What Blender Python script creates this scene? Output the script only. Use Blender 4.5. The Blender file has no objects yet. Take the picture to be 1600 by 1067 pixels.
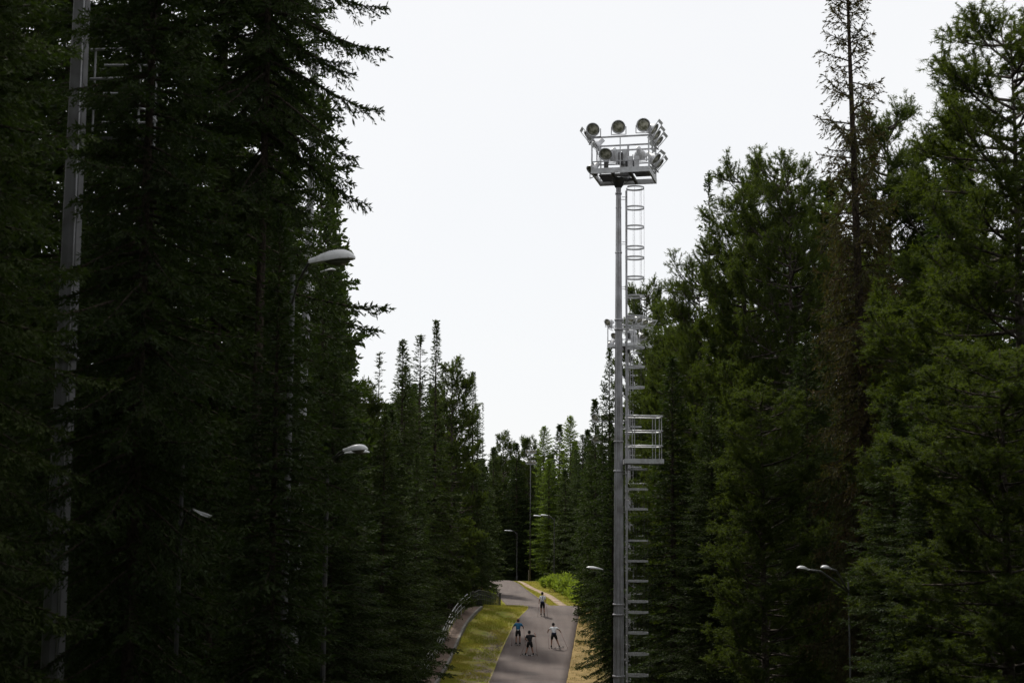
import bpy, bmesh, math, random
import numpy as np
from mathutils import Vector, Matrix

random.seed(7)
rng = np.random.default_rng(7)
R = math.radians
S = bpy.context.scene
COL = S.collection

# ------------------------------------------------------------------ camera
FPX = 2300.0                      # focal length in pixels of the 1600 px wide photograph
CAMZ = 9.0
cam_d = bpy.data.cameras.new('camera')
cam_d.sensor_width = 36.0
cam_d.lens = 36.0 * FPX / 1600.0
cam_d.clip_end = 6000
cam_d.clip_start = 0.2
cam_d.dof.use_dof = True
cam_d.dof.focus_distance = 85.0
cam_d.dof.aperture_fstop = 2.4
cam = bpy.data.objects.new('camera', cam_d)
COL.objects.link(cam)
PITCH = math.atan(0.1278)
cam.matrix_world = (Matrix.Translation((0, 0, CAMZ)) @ Matrix.Rotation(R(90) + PITCH, 4, 'X')
                    @ Matrix.Rotation(R(0.35), 4, 'Z'))
S.camera = cam
MW = cam.matrix_world.copy()


def at(px, py, D):
    """world point at horizontal distance y = D on the sight line of photo pixel px, py"""
    d = (MW.to_3x3() @ Vector(((px - 800.0) / FPX, -(py - 533.5) / FPX, -1.0)))
    return Vector((0, 0, CAMZ)) + d * (D / d.y)


# ------------------------------------------------------------------ world, sun, exposure
SUN_EL, SUN_AZ = R(50), R(-24)     # azimuth from +Y, negative = to the left
w = bpy.data.worlds.new('World')
S.world = w
w.use_nodes = True
nt = w.node_tree
nt.nodes.clear()
out = nt.nodes.new('ShaderNodeOutputWorld')
bg = nt.nodes.new('ShaderNodeBackground')
bg.inputs['Strength'].default_value = 0.10
sky = nt.nodes.new('ShaderNodeTexSky')
sky.sky_type = 'NISHITA'
sky.sun_disc = False
sky.sun_elevation = SUN_EL
sky.sun_rotation = SUN_AZ
mixw = nt.nodes.new('ShaderNodeMix')
mixw.data_type = 'RGBA'
tcw = nt.nodes.new('ShaderNodeTexCoord')
nzw = nt.nodes.new('ShaderNodeTexNoise')
nzw.inputs['Scale'].default_value = 2.2
nzw.inputs['Detail'].default_value = 6
rmp = nt.nodes.new('ShaderNodeMapRange')
rmp.inputs['From Min'].default_value = 0.3
rmp.inputs['From Max'].default_value = 0.7
rmp.inputs['To Min'].default_value = 0.90
rmp.inputs['To Max'].default_value = 0.985
nt.links.new(tcw.outputs['Generated'], nzw.inputs['Vector'])
nt.links.new(nzw.outputs['Fac'], rmp.inputs['Value'])
nt.links.new(rmp.outputs['Result'], mixw.inputs['Factor'])
nt.links.new(sky.outputs['Color'], mixw.inputs['A'])
mixw.inputs['B'].default_value = (9.68, 9.74, 9.86, 1)
nt.links.new(mixw.outputs['Result'], bg.inputs['Color'])
nt.links.new(bg.outputs['Background'], out.inputs['Surface'])

sun_d = bpy.data.lights.new('sun', 'SUN')
sun_d.energy = 3.2
sun_d.angle = R(5)
sun_d.color = (1.0, 0.95, 0.86)
sun = bpy.data.objects.new('sun', sun_d)
COL.objects.link(sun)
sdir = Vector((math.sin(SUN_AZ) * math.cos(SUN_EL), math.cos(SUN_AZ) * math.cos(SUN_EL), math.sin(SUN_EL)))
sun.rotation_euler = sdir.to_track_quat('Z', 'Y').to_euler()
sun.location = (0, 0, 60)

S.view_settings.view_transform = 'Standard'
S.view_settings.look = 'None'
S.view_settings.exposure = 0.0
S.view_settings.gamma = 1.0
S.view_settings.use_curve_mapping = False
S.render.engine = 'CYCLES'
S.cycles.use_denoising = True
S.cycles.max_bounces = 6
S.cycles.diffuse_bounces = 2
S.cycles.transmission_bounces = 3
S.cycles.glossy_bounces = 2
S.cycles.use_adaptive_sampling = True
S.cycles.adaptive_threshold = 0.02


# ------------------------------------------------------------------ materials
def mat(name, base=(.5, .5, .5), rough=.8, metal=0.0, noise=None, bump=None, spec=0.5, trans=None, objrand=0.0, sheen=0):
    """noise = (scale, colour2, contrast lo, hi) mixes in a second colour; bump = (scale, strength)"""
    m = bpy.data.materials.new(name)
    m.use_nodes = True
    n = m.node_tree
    p = n.nodes['Principled BSDF']
    p.inputs['Base Color'].default_value = (*base, 1)
    p.inputs['Roughness'].default_value = rough
    p.inputs['Metallic'].default_value = metal
    p.inputs['Specular IOR Level'].default_value = spec
    tc = n.nodes.new('ShaderNodeTexCoord')
    colsock = None
    if noise:
        sc, c2, lo, hi = noise[:4]
        z = n.nodes.new('ShaderNodeTexNoise')
        z.inputs['Scale'].default_value = sc
        z.inputs['Detail'].default_value = 5
        n.links.new(tc.outputs['Object'], z.inputs['Vector'])
        r = n.nodes.new('ShaderNodeMapRange')
        r.inputs['From Min'].default_value = lo
        r.inputs['From Max'].default_value = hi
        n.links.new(z.outputs['Fac'], r.inputs['Value'])
        mx = n.nodes.new('ShaderNodeMix')
        mx.data_type = 'RGBA'
        mx.inputs['A'].default_value = (*base, 1)
        mx.inputs['B'].default_value = (*c2, 1)
        n.links.new(r.outputs['Result'], mx.inputs['Factor'])
        colsock = mx.outputs['Result']
    if objrand:
        oi = n.nodes.new('ShaderNodeObjectInfo')
        hs = n.nodes.new('ShaderNodeHueSaturation')
        mr = n.nodes.new('ShaderNodeMapRange')
        mr.inputs['To Min'].default_value = 1 - objrand
        mr.inputs['To Max'].default_value = 1 + objrand
        n.links.new(oi.outputs['Random'], mr.inputs['Value'])
        n.links.new(mr.outputs['Result'], hs.inputs['Value'])
        mr2 = n.nodes.new('ShaderNodeMapRange')
        mr2.inputs['To Min'].default_value = .515
        mr2.inputs['To Max'].default_value = .485
        n.links.new(oi.outputs['Random'], mr2.inputs['Value'])
        n.links.new(mr2.outputs['Result'], hs.inputs['Hue'])
        if colsock:
            n.links.new(colsock, hs.inputs['Color'])
        else:
            hs.inputs['Color'].default_value = (*base, 1)
        colsock = hs.outputs['Color']
    if colsock:
        n.links.new(colsock, p.inputs['Base Color'])
    if bump:
        z2 = n.nodes.new('ShaderNodeTexNoise')
        z2.inputs['Scale'].default_value = bump[0]
        z2.inputs['Detail'].default_value = 6
        n.links.new(tc.outputs['Object'], z2.inputs['Vector'])
        b = n.nodes.new('ShaderNodeBump')
        b.inputs['Strength'].default_value = bump[1]
        b.inputs['Distance'].default_value = .05
        n.links.new(z2.outputs['Fac'], b.inputs['Height'])
        n.links.new(b.outputs['Normal'], p.inputs['Normal'])
    if trans:
        t = n.nodes.new('ShaderNodeBsdfTranslucent')
        t.inputs['Color'].default_value = (*trans[0], 1)
        mxs = n.nodes.new('ShaderNodeMixShader')
        mxs.inputs['Fac'].default_value = trans[1]
        o = n.nodes['Material Output']
        n.links.new(p.outputs['BSDF'], mxs.inputs[1])
        n.links.new(t.outputs['BSDF'], mxs.inputs[2])
        n.links.new(mxs.outputs['Shader'], o.inputs['Surface'])
    return m


M = {}
M['spruce'] = mat('spruce_needles', (.022, .034, .010), .8, 0, (.9, (.040, .056, .013), .42, .62), spec=.2,
                  trans=((.07, .12, .012), .18), objrand=.3)
M['spruce_brown'] = mat('dying_spruce_needles', (.034, .036, .013), .8, 0, (1.3, (.062, .036, .016), .48, .62), spec=.15,
                        trans=((.11, .10, .02), .2))
M['pine'] = mat('pine_needles', (.018, .028, .009), .8, 0, (1.1, (.036, .050, .012), .44, .64), spec=.25,
                trans=((.24, .34, .02), .18), objrand=.25)
M['fresh'] = mat('fresh_green_needles', (.034, .052, .014), .75, 0, (.6, (.055, .082, .018), .4, .6), spec=.2, trans=((.26, .38, .03), .28), objrand=.2)
M['shrub'] = mat('shrub_leaves', (.11, .15, .025), .6, 0, (1.5, (.16, .19, .035), .4, .6), spec=.3,
                 trans=((.34, .46, .04), .45), objrand=.2)
M['bark'] = mat('bark', (.075, .058, .045), .95, 0, (14, (.03, .024, .02), .4, .6), (18, .6), spec=.1)
M['grey_bark'] = mat('pale_bark', (.12, .105, .09), .95, 0, (10, (.05, .04, .035), .4, .6), (18, .6), spec=.1)
M['steel'] = mat('galvanised_steel', (.46, .46, .49), .5, .3, (3.0, (.29, .285, .29), .38, .66), (30, .05))
M['steel_pale'] = mat('pale_galvanised_steel', (.58, .59, .61), .45, .25, (5.0, (.45, .45, .46), .4, .6))
M['steel_dark'] = mat('dark_steel', (.06, .06, .062), .6, .3, (8, (.1, .09, .08), .5, .7))
M['old_pole'] = mat('weathered_grey_pole', (.15, .15, .155), .6, .2, (3, (.10, .10, .10), .4, .65))
M['lamp_shell'] = mat('white_lamp_shell', (.74, .75, .76), .35, 0, (9, (.62, .63, .63), .5, .7))
M['lamp_lens'] = mat('lamp_lens', (.20, .20, .18), .15, 0)
M['reflector'] = mat('reflector', (.62, .62, .60), .18, .9, (12, (.45, .45, .42), .4, .6))
M['flood_glass'] = mat('floodlight_glass', (.16, .16, .11), .1, 0, (9, (.60, .58, .48), .40, .60), spec=.8)  # pale blotches painted into the colour stand for reflections inside the glass
M['bulb'] = mat('bulb', (.5, .48, .4), .2, 0)
M['concrete'] = mat('concrete', (.24, .22, .20), .9, 0, (4, (.15, .14, .125), .4, .65), (40, .4))
M['wood'] = mat('brown_walkway_paving', (.20, .135, .10), .9, 0, (5, (.12, .085, .065), .4, .65), (30, .4))
M['sand'] = mat('sandy_path', (.42, .32, .23), .95, 0, (1.2, (.24, .15, .10), .45, .62), (20, .5))
M['grass'] = mat('grass_blades', (.22, .27, .04), .7, 0, (.5, (.40, .32, .09), .4, .62), spec=.2,
                 trans=((.45, .42, .06), .4))
M['dry_grass'] = mat('dry_grass_blades', (.26, .20, .085), .8, 0, (.7, (.17, .15, .045), .4, .62), spec=.2,
                     trans=((.34, .28, .08), .3))
M['gravel'] = mat('gravel_stone', (.30, .24, .19), .9, 0, (6, (.16, .14, .12), .4, .6))


def asphalt():
    m = bpy.data.materials.new('asphalt')
    m.use_nodes = True
    n = m.node_tree
    p = n.nodes['Principled BSDF']
    tc = n.nodes.new('ShaderNodeTexCoord')

    def noise(scale, vec=None, detail=5):
        z = n.nodes.new('ShaderNodeTexNoise')
        z.inputs['Scale'].default_value = scale
        z.inputs['Detail'].default_value = detail
        n.links.new(vec or tc.outputs['Object'], z.inputs['Vector'])
        return z.outputs['Fac']
    mp = n.nodes.new('ShaderNodeMapping')
    mp.inputs['Scale'].default_value = (2.2, .10, 1)
    n.links.new(tc.outputs['Object'], mp.inputs['Vector'])
    a = noise(1.0, mp.outputs['Vector'])
    b = noise(.5)
    c = noise(26, None, 3)

    def mix(fac, A, B, lo, hi):
        r = n.nodes.new('ShaderNodeMapRange')
        r.inputs['From Min'].default_value = lo
        r.inputs['From Max'].default_value = hi
        n.links.new(fac, r.inputs['Value'])
        x = n.nodes.new('ShaderNodeMix')
        x.data_type = 'RGBA'
        n.links.new(r.outputs['Result'], x.inputs['Factor'])
        for k, v in (('A', A), ('B', B)):
            if isinstance(v, tuple):
                x.inputs[k].default_value = (*v, 1)
            else:
                n.links.new(v, x.inputs[k])
        return x.outputs['Result']
    c1 = mix(a, (.104, .076, .067), (.130, .099, .087), .38, .62)
    c2 = mix(b, c1, (.070, .054, .050), .50, .72)
    c3 = mix(c, c2, (.16, .145, .135), .58, .75)
    n.links.new(c3, p.inputs['Base Color'])
    p.inputs['Roughness'].default_value = .82
    p.inputs['Specular IOR Level'].default_value = .35
    bp = n.nodes.new('ShaderNodeBump')
    bp.inputs['Strength'].default_value = .5
    bp.inputs['Distance'].default_value = .02
    n.links.new(c, bp.inputs['Height'])
    n.links.new(bp.outputs['Normal'], p.inputs['Normal'])
    return m


M['asphalt'] = asphalt()


def ground_mat():
    m = bpy.data.materials.new('ground_soil_and_grass')
    m.use_nodes = True
    n = m.node_tree
    p = n.nodes['Principled BSDF']
    p.inputs['Roughness'].default_value = .95
    p.inputs['Specular IOR Level'].default_value = .1
    tc = n.nodes.new('ShaderNodeTexCoord')

    def attr(nm):
        a = n.nodes.new('ShaderNodeAttribute')
        a.attribute_name = nm
        return a.outputs['Fac']

    def noise(scale, detail=6):
        z = n.nodes.new('ShaderNodeTexNoise')
        z.inputs['Scale'].default_value = scale
        z.inputs['Detail'].default_value = detail
        n.links.new(tc.outputs['Object'], z.inputs['Vector'])
        return z.outputs['Fac']

    def ramp(f, lo, hi):
        r = n.nodes.new('ShaderNodeMapRange')
        r.inputs['From Min'].default_value = lo
        r.inputs['From Max'].default_value = hi
        n.links.new(f, r.inputs['Value'])
        return r.outputs['Result']

    def mix(fac, A, B):
        x = n.nodes.new('ShaderNodeMix')
        x.data_type = 'RGBA'
        n.links.new(fac, x.inputs['Factor'])
        for k, v in (('A', A), ('B', B)):
            if isinstance(v, tuple):
                x.inputs[k].default_value = (*v, 1)
            else:
                n.links.new(v, x.inputs[k])
        return x.outputs['Result']

    def math_(op, a, b):
        x = n.nodes.new('ShaderNodeMath')
        x.operation = op
        for k, v in ((0, a), (1, b)):
            if isinstance(v, (int, float)):
                x.inputs[k].default_value = v
            else:
                n.links.new(v, x.inputs[k])
        return x.outputs[0]
    g1 = mix(ramp(noise(.8), .4, .62), (.23, .26, .04), (.38, .33, .08))
    g1 = mix(ramp(noise(2.7), .50, .66), g1, (.25, .18, .09))
    dry = mix(ramp(noise(2.2), .4, .6), (.34, .235, .10), (.23, .17, .07))
    dry = mix(ramp(noise(9), .6, .7), dry, (.38, .30, .15))
    grass = mix(attr('dry'), g1, dry)
    stones = mix(ramp(noise(10), .4, .62), (.22, .165, .12), (.37, .30, .23))
    gm = math_('MULTIPLY', attr('gravel'), ramp(noise(.9), .40, .52))
    grass = mix(gm, grass, stones)
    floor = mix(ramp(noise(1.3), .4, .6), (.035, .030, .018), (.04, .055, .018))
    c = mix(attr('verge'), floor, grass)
    n.links.new(c, p.inputs['Base Color'])
    bp = n.nodes.new('ShaderNodeBump')
    bp.inputs['Strength'].default_value = .8
    bp.inputs['Distance'].default_value = .08
    n.links.new(noise(7), bp.inputs['Height'])
    n.links.new(bp.outputs['Normal'], p.inputs['Normal'])
    return m


M['ground'] = ground_mat()


# ------------------------------------------------------------------ tagging and mesh helpers
def tag(o, label=None, cat=None, group=None, kind=None):
    if label: o['label'] = label
    if cat: o['category'] = cat
    if group: o['group'] = group
    if kind: o['kind'] = kind
    return o


def link(name, mesh, parent=None):
    o = bpy.data.objects.new(name, mesh)
    COL.objects.link(o)
    if parent: o.parent = parent
    return o


def empty(name, loc, label=None, cat=None, group=None, rz=0, scale=None):
    o = bpy.data.objects.new(name, None)
    o.empty_display_size = .3
    COL.objects.link(o)
    o.location = loc
    o.rotation_euler.z = rz
    if scale: o.scale = scale
    tag(o, label, cat, group)
    return o


def np_mesh(name, verts, faces, mats, smooth=False, midx=None):
    """faces: int array (n,k) of equal-size faces"""
    me = bpy.data.meshes.new(name)
    verts = np.ascontiguousarray(verts, dtype=np.float32)
    faces = np.ascontiguousarray(faces, dtype=np.int32)
    nf, k = faces.shape
    me.vertices.add(len(verts))
    me.vertices.foreach_set('co', verts.ravel())
    me.loops.add(nf * k)
    me.loops.foreach_set('vertex_index', faces.ravel())
    me.polygons.add(nf)
    me.polygons.foreach_set('loop_start', np.arange(0, nf * k, k, dtype=np.int32))
    me.polygons.foreach_set('loop_total', np.full(nf, k, dtype=np.int32))
    if smooth:
        me.polygons.foreach_set('use_smooth', np.ones(nf, dtype=bool))
    for m in (mats if isinstance(mats, (list, tuple)) else [mats]):
        me.materials.append(m)
    if midx is not None:
        me.polygons.foreach_set('material_index', np.asarray(midx, dtype=np.int32))
    me.update(calc_edges=True)
    return me


class MB:
    """collects simple solids into one mesh"""

    def __init__(self):
        self.v, self.f, self.s = [], [], []

    def add(self, vs, fs, smooth=False):
        b = len(self.v)
        self.v += [tuple(q) for q in vs]
        for f in fs:
            self.f.append(tuple(b + i for i in f))
            self.s.append(smooth)
        return self

    def box(self, c, size, rot=None):
        hx, hy, hz = size[0] / 2, size[1] / 2, size[2] / 2
        vs = [Vector((x * hx, y * hy, z * hz)) for x in (-1, 1) for y in (-1, 1) for z in (-1, 1)]
        if rot is not None: vs = [rot @ q for q in vs]
        vs = [q + Vector(c) for q in vs]
        return self.add(vs, [(0, 1, 3, 2), (4, 6, 7, 5), (0, 4, 5, 1), (2, 3, 7, 6), (0, 2, 6, 4), (1, 5, 7, 3)])

    def bar(self, a, b, wd, ht=None):
        a, b = Vector(a), Vector(b)
        d = b - a
        L = d.length
        q = d.to_track_quat('Y', 'Z').to_matrix()
        return self.box((a + b) / 2, (wd, L, ht or wd), q)

    def tube(self, pts, r, n=8, cap=True, smooth=True, closed=False):
        pts = [Vector(p) for p in pts]
        rs = r if isinstance(r, (list, tuple)) else [r] * len(pts)
        vs = []
        N = len(pts)
        prev = None
        for i, p in enumerate(pts):
            if closed:
                t = pts[(i + 1) % N] - pts[i - 1]
            else:
                t = pts[min(i + 1, N - 1)] - pts[max(i - 1, 0)]
            t.normalize()
            if prev is None:
                u = t.orthogonal().normalized()
            else:
                u = (prev - t * prev.dot(t))
                u = u.normalized() if u.length > 1e-6 else t.orthogonal().normalized()
            prev = u
            vv = t.cross(u)
            for k in range(n):
                a = 2 * math.pi * k / n
                vs.append(p + (u * math.cos(a) + vv * math.sin(a)) * rs[i])
        fs = []
        for i in range(N if closed else N - 1):
            j = (i + 1) % N
            for k in range(n):
                k2 = (k + 1) % n
                fs.append((i * n + k, i * n + k2, j * n + k2, j * n + k))
        self.add(vs, fs, smooth)
        if cap and not closed:
            b = len(self.v) - len(vs)
            self.f.append(tuple(b + k for k in range(n))[::-1]); self.s.append(False)
            self.f.append(tuple(b + (N - 1) * n + k for k in range(n))); self.s.append(False)
        return self

    def band(self, cx, cy, z, r, h, th, n=28, a0=0, a1=2 * math.pi):
        """flat steel hoop standing on edge"""
        full = abs(a1 - a0 - 2 * math.pi) < 1e-6
        m = n if full else n + 1
        vs = []
        for i in range(m):
            a = a0 + (a1 - a0) * i / n
            for rr, zz in ((r - th / 2, z - h / 2), (r + th / 2, z - h / 2), (r + th / 2, z + h / 2), (r - th / 2, z + h / 2)):
                vs.append((cx + rr * math.cos(a), cy + rr * math.sin(a), zz))
        fs = []
        for i in range(n):
            j = (i + 1) % m
            for k in range(4):
                k2 = (k + 1) % 4
                fs.append((i * 4 + k, i * 4 + k2, j * 4 + k2, j * 4 + k))
        return self.add(vs, fs)

    def lathe(self, prof, n=20, mtx=None, smooth=True):
        vs = []
        for r_, z_ in prof:
            for k in range(n):
                a = 2 * math.pi * k / n
                q = Vector((r_ * math.cos(a), r_ * math.sin(a), z_))
                vs.append(mtx @ q if mtx is not None else q)
        fs = []
        for i in range(len(prof) - 1):
            for k in range(n):
                k2 = (k + 1) % n
                fs.append((i * n + k, i * n + k2, (i + 1) * n + k2, (i + 1) * n + k))
        return self.add(vs, fs, smooth)

    def mesh(self, name, m):
        me = bpy.data.meshes.new(name)
        me.from_pydata(self.v, [], self.f)
        me.polygons.foreach_set('use_smooth', self.s)
        for x in (m if isinstance(m, (list, tuple)) else [m]): me.materials.append(x)
        me.update()
        bm = bmesh.new(); bm.from_mesh(me)
        bmesh.ops.recalc_face_normals(bm, faces=bm.faces)
        bm.to_mesh(me); bm.free()
        return me

    def build(self, name, m, parent=None):
        return link(name, self.mesh(name, m), parent)


def copy_tree(o, parent=None):
    c = o.copy()
    COL.objects.link(c)
    c.parent = parent
    for ch in list(o.children):
        copy_tree(ch, c)
    return c


# ------------------------------------------------------------------ terrain, road profile
PY = np.array([-60, 0, 8, 20, 32, 44, 60, 85, 93, 101, 106, 110, 113, 117, 121, 127, 134, 142, 151, 170, 185, 200, 212, 225, 245, 300, 1500.])
PZ = np.array([7.4, 7.4, 6.9, 4.2, 1.6, .3, 0, .12, .25, .65, 1.28, 1.98, 2.48, 2.90, 2.86, 2.45, 1.85, 1.42, 1.27, 1.56, 1.80, 1.92, 1.80, 1.2, .3, 0, 0])


def pchip(x, xs, ys):
    x = np.asarray(x, dtype=float)
    h = np.diff(xs); d = np.diff(ys) / h
    m = np.zeros(len(xs)); m[0] = d[0]; m[-1] = d[-1]
    for i in range(1, len(xs) - 1):
        if d[i - 1] * d[i] > 0:
            w1, w2 = 2 * h[i] + h[i - 1], h[i] + 2 * h[i - 1]
            m[i] = (w1 + w2) / (w1 / d[i - 1] + w2 / d[i])
    i = np.clip(np.searchsorted(xs, x) - 1, 0, len(xs) - 2)
    t = np.clip((x - xs[i]) / h[i], 0, 1)
    return ((1 + 2 * t) * (1 - t) ** 2 * ys[i] + t * (1 - t) ** 2 * h[i] * m[i]
            + t * t * (3 - 2 * t) * ys[i + 1] + t * t * (t - 1) * h[i] * m[i + 1])


EY = np.array([0, 30, 60, 85, 93, 101, 106, 110, 113, 117, 125, 135, 151, 170, 185, 200, 215, 240.])
EL = np.array([-2.6, -2.5, -2.0, -1.29, -1.01, -.66, -.23, .26, .76, 1.42, 1.45, .95, -.16, -1.5, -2.6, -3.5, -4.8, -8.3])
ER = np.array([1.8, 1.9, 2.4, 3.14, 3.6, 4.13, 4.52, 4.88, 5.16, 5.49, 5.55, 5.05, 4.18, 2.81, 1.77, .96, -.3, -4.0])
WY = np.array([60, 84, 92, 100, 104, 108, 111, 116.])
WX = np.array([-5.1, -4.75, -4.56, -4.35, -4.2, -3.94, -3.6, -2.72])


def prof(y): return pchip(y, PY, PZ)
def el(y): return pchip(y, EY, EL)
def er(y): return pchip(y, EY, ER)
def wx(y): return np.interp(y, WY, WX)
def sstep(x, a, b):
    t = np.clip((np.asarray(x, float) - a) / (b - a), 0, 1)
    return t * t * (3 - 2 * t)


def hgt(x, y):
    x = np.asarray(x, float); y = np.asarray(y, float)
    z = prof(y)
    l, r = el(y), er(y)
    und = .35 * np.sin(x * .21 + 1.3) * np.cos(y * .13) + .18 * np.sin(x * .53 + y * .31)
    side = np.maximum(sstep(-x, -l + 5, -l + 12), sstep(x, r + 4, r + 12))
    lump = (.035 * np.sin(x * 2.3 + y * 1.1) + .03 * np.sin(x * 1.1 - y * 1.9)) * np.maximum(sstep(-x, -l + .15, -l + .8), sstep(x, r + .15, r + .8)) \
        * (1 - .999 * sstep(y, 128, 140) * (1 - sstep(y, 215, 225)))
    left_drop = -1.2 * sstep(-x, -wx(y) + .5, -wx(y) + 3.5) * sstep(y, 60, 80) * (1 - sstep(y, 116, 124))
    return z + side * und + lump + left_drop


gy = np.concatenate([np.arange(-60, 70, 4.), np.arange(70, 84, 1.), np.arange(84, 122, .4), np.arange(122, 150, .8),
                     np.arange(150, 216, 1.0), np.arange(216, 300, 5), np.array([320, 360, 420, 520, 700, 1000, 1500.])])
gx = np.concatenate([np.array([-900, -500, -300, -180, -120, -80, -55.]), np.arange(-40, -12, 2.), np.arange(-12, 12.01, .3),
                     np.arange(14, 41, 2.), np.array([55, 80, 120, 180, 300, 500, 900.])])
X, Y = np.meshgrid(gx, gy)
Z = hgt(X, Y)
inroad = (X > el(Y) + .12) & (X < er(Y) - .12) & (Y > 20) & (Y < 240)
Z = np.where(inroad, prof(Y) - .10, Z)
nx, ny = len(gx), len(gy)
idx = np.arange(nx * ny).reshape(ny, nx)
F = np.stack([idx[:-1, :-1], idx[:-1, 1:], idx[1:, 1:], idx[1:, :-1]], -1).reshape(-1, 4)
gm = np_mesh('ground', np.stack([X, Y, Z], -1).reshape(-1, 3), F, M['ground'], True)
lft, rgt = el(Y), er(Y)
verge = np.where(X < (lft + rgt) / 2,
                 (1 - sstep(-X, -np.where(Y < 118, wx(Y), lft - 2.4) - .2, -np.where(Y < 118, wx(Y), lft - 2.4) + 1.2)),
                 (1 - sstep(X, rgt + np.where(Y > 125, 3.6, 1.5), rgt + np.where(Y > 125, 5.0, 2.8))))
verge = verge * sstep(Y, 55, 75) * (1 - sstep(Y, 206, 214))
dry = np.where(X > (lft + rgt) / 2, 1.0, 0.0) * (1 - .75 * sstep(Y, 125, 145))
grav = np.where(X < lft, 1 - sstep(-X, -lft + .9, -lft + 2.9), 0) * (1 - sstep(Y, 103, 113)) * .95
for nm, arr in (('verge', verge), ('dry', dry), ('gravel', grav)):
    a = gm.attributes.new(nm, 'FLOAT', 'POINT')
    a.data.foreach_set('value', arr.ravel().astype(np.float32))
ground = link('ground', gm)
tag(ground, 'forest floor and grassy verges sloping down to the ski road', None, None, 'structure')


def strip(name, ys, xl, xr, zoff, m, skirt=.18, nlat=8, camber=.0):
    ys = np.asarray(ys); L, Rr = xl(ys), xr(ys)
    rows = []
    for i, y in enumerate(ys):
        z0 = float(prof(y)) + zoff
        row = [(L[i] - .03, y, z0 - skirt)]
        for k in range(nlat + 1):
            t = k / nlat
            row.append((L[i] + (Rr[i] - L[i]) * t, y, z0 + camber * (1 - (2 * t - 1) ** 2)))
        row.append((Rr[i] + .03, y, z0 - skirt))
        rows.append(row)
    n_ = len(rows[0])
    v = np.array(rows).reshape(-1, 3)
    id_ = np.arange(len(v)).reshape(len(ys), n_)
    f = np.stack([id_[:-1, :-1], id_[:-1, 1:], id_[1:, 1:], id_[1:, :-1]], -1).reshape(-1, 4)
    return np_mesh(name, v, f, m, False)


rys = gy[(gy > 24) & (gy < 236)]
y_seam = 88.6
r1 = np.append(rys[rys < y_seam - .1], y_seam - .05)
r2 = np.insert(rys[rys > y_seam + .1], 0, y_seam + .04)
for ys_, lab in ((r1, 'near section of the grey asphalt ski road below the joint'), (r2, 'asphalt ski road climbing over the crest and curving left')):
    o = link('road', strip('road', ys_, el, er, .045, M['asphalt'], .2, 10, .03))
    tag(o, lab, None, None, 'structure')
pathx = lambda y: pchip(y, np.array([122, 136, 151, 170, 185, 200, 210.]), np.array([7.8, 6.7, 5.55, 4.3, 2.6, 1.55, .8]))
pys = gy[(gy >= 124) & (gy < 208)]
o = link('path', strip('path', pys, lambda y: pathx(y) - .42, lambda y: pathx(y) + .42, .05, M['sand'], .1, 3, .02))
tag(o, 'narrow sandy footpath beside the far stretch of road', None, None, 'structure')

# grass on the verges: countless blades, one object each side
def blades(name, n, xf, yr, hmin, hmax, m, seed, keep=None):
    g = np.random.default_rng(seed)
    y = g.uniform(*yr, n)
    x = xf(y, g.uniform(0, 1, n))
    if keep is not None:
        k = keep(x, y, g.uniform(0, 1, n)); x, y = x[k], y[k]
    n = len(x)
    z = hgt(x, y)
    h = g.uniform(hmin, hmax, n)
    a = g.uniform(0, 2 * np.pi, n)
    wd = g.uniform(.012, .03, n)
    lean = g.normal(0, .45, (n, 2)) * h[:, None]
    p = np.stack([x, y, z - .01], -1)
    sx = np.stack([np.cos(a) * wd, np.sin(a) * wd, np.zeros(n)], -1)
    tip = p + np.stack([lean[:, 0], lean[:, 1], h], -1)
    v = np.stack([p - sx, p + sx, tip], 1).reshape(-1, 3)
    f = np.arange(n * 3).reshape(n, 3)
    return link(name, np_mesh(name, v, f, m))


def patchy(x, y, u):
    s = np.sin(x * 1.7 + y * .6) + np.sin(x * .9 - y * 1.3 + 2) + np.sin(x * 3.1 + y * 2.2)
    near = (x > el(y) - 1.7) & (y < 104)
    return u < np.where(near, .12 + .10 * s, .5 + .28 * s)


o = blades('grass', 90000, lambda y, u: wx(y) + .55 + (el(y) - .1 - wx(y) - .55) * u, (80, 121), .04, .16, M['grass'], 3, patchy)
tag(o, 'patchy yellow green grass on the bank left of the road', None, None, 'stuff')
o = blades('dry_grass', 34000, lambda y, u: er(y) + .1 + 2.6 * u, (80, 121), .03, .11, M['dry_grass'], 4, patchy)
tag(o, 'dry straw coloured grass along the right edge of the road', None, None, 'stuff')
o = blades('far_grass', 30000, lambda y, u: np.where(u < .3, el(y) - .1 - 2.2 * u / .3,
                                                    np.where(u < .6, er(y) + .1 + (pathx(y) - .5 - er(y)) * (u - .3) / .3, pathx(y) + .5 + 2.4 * (u - .6) / .4)),
           (124, 206), .05, .2, M['grass'], 5)
tag(o, 'bright grass beside the far road and the sandy path', None, None, 'stuff')
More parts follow.
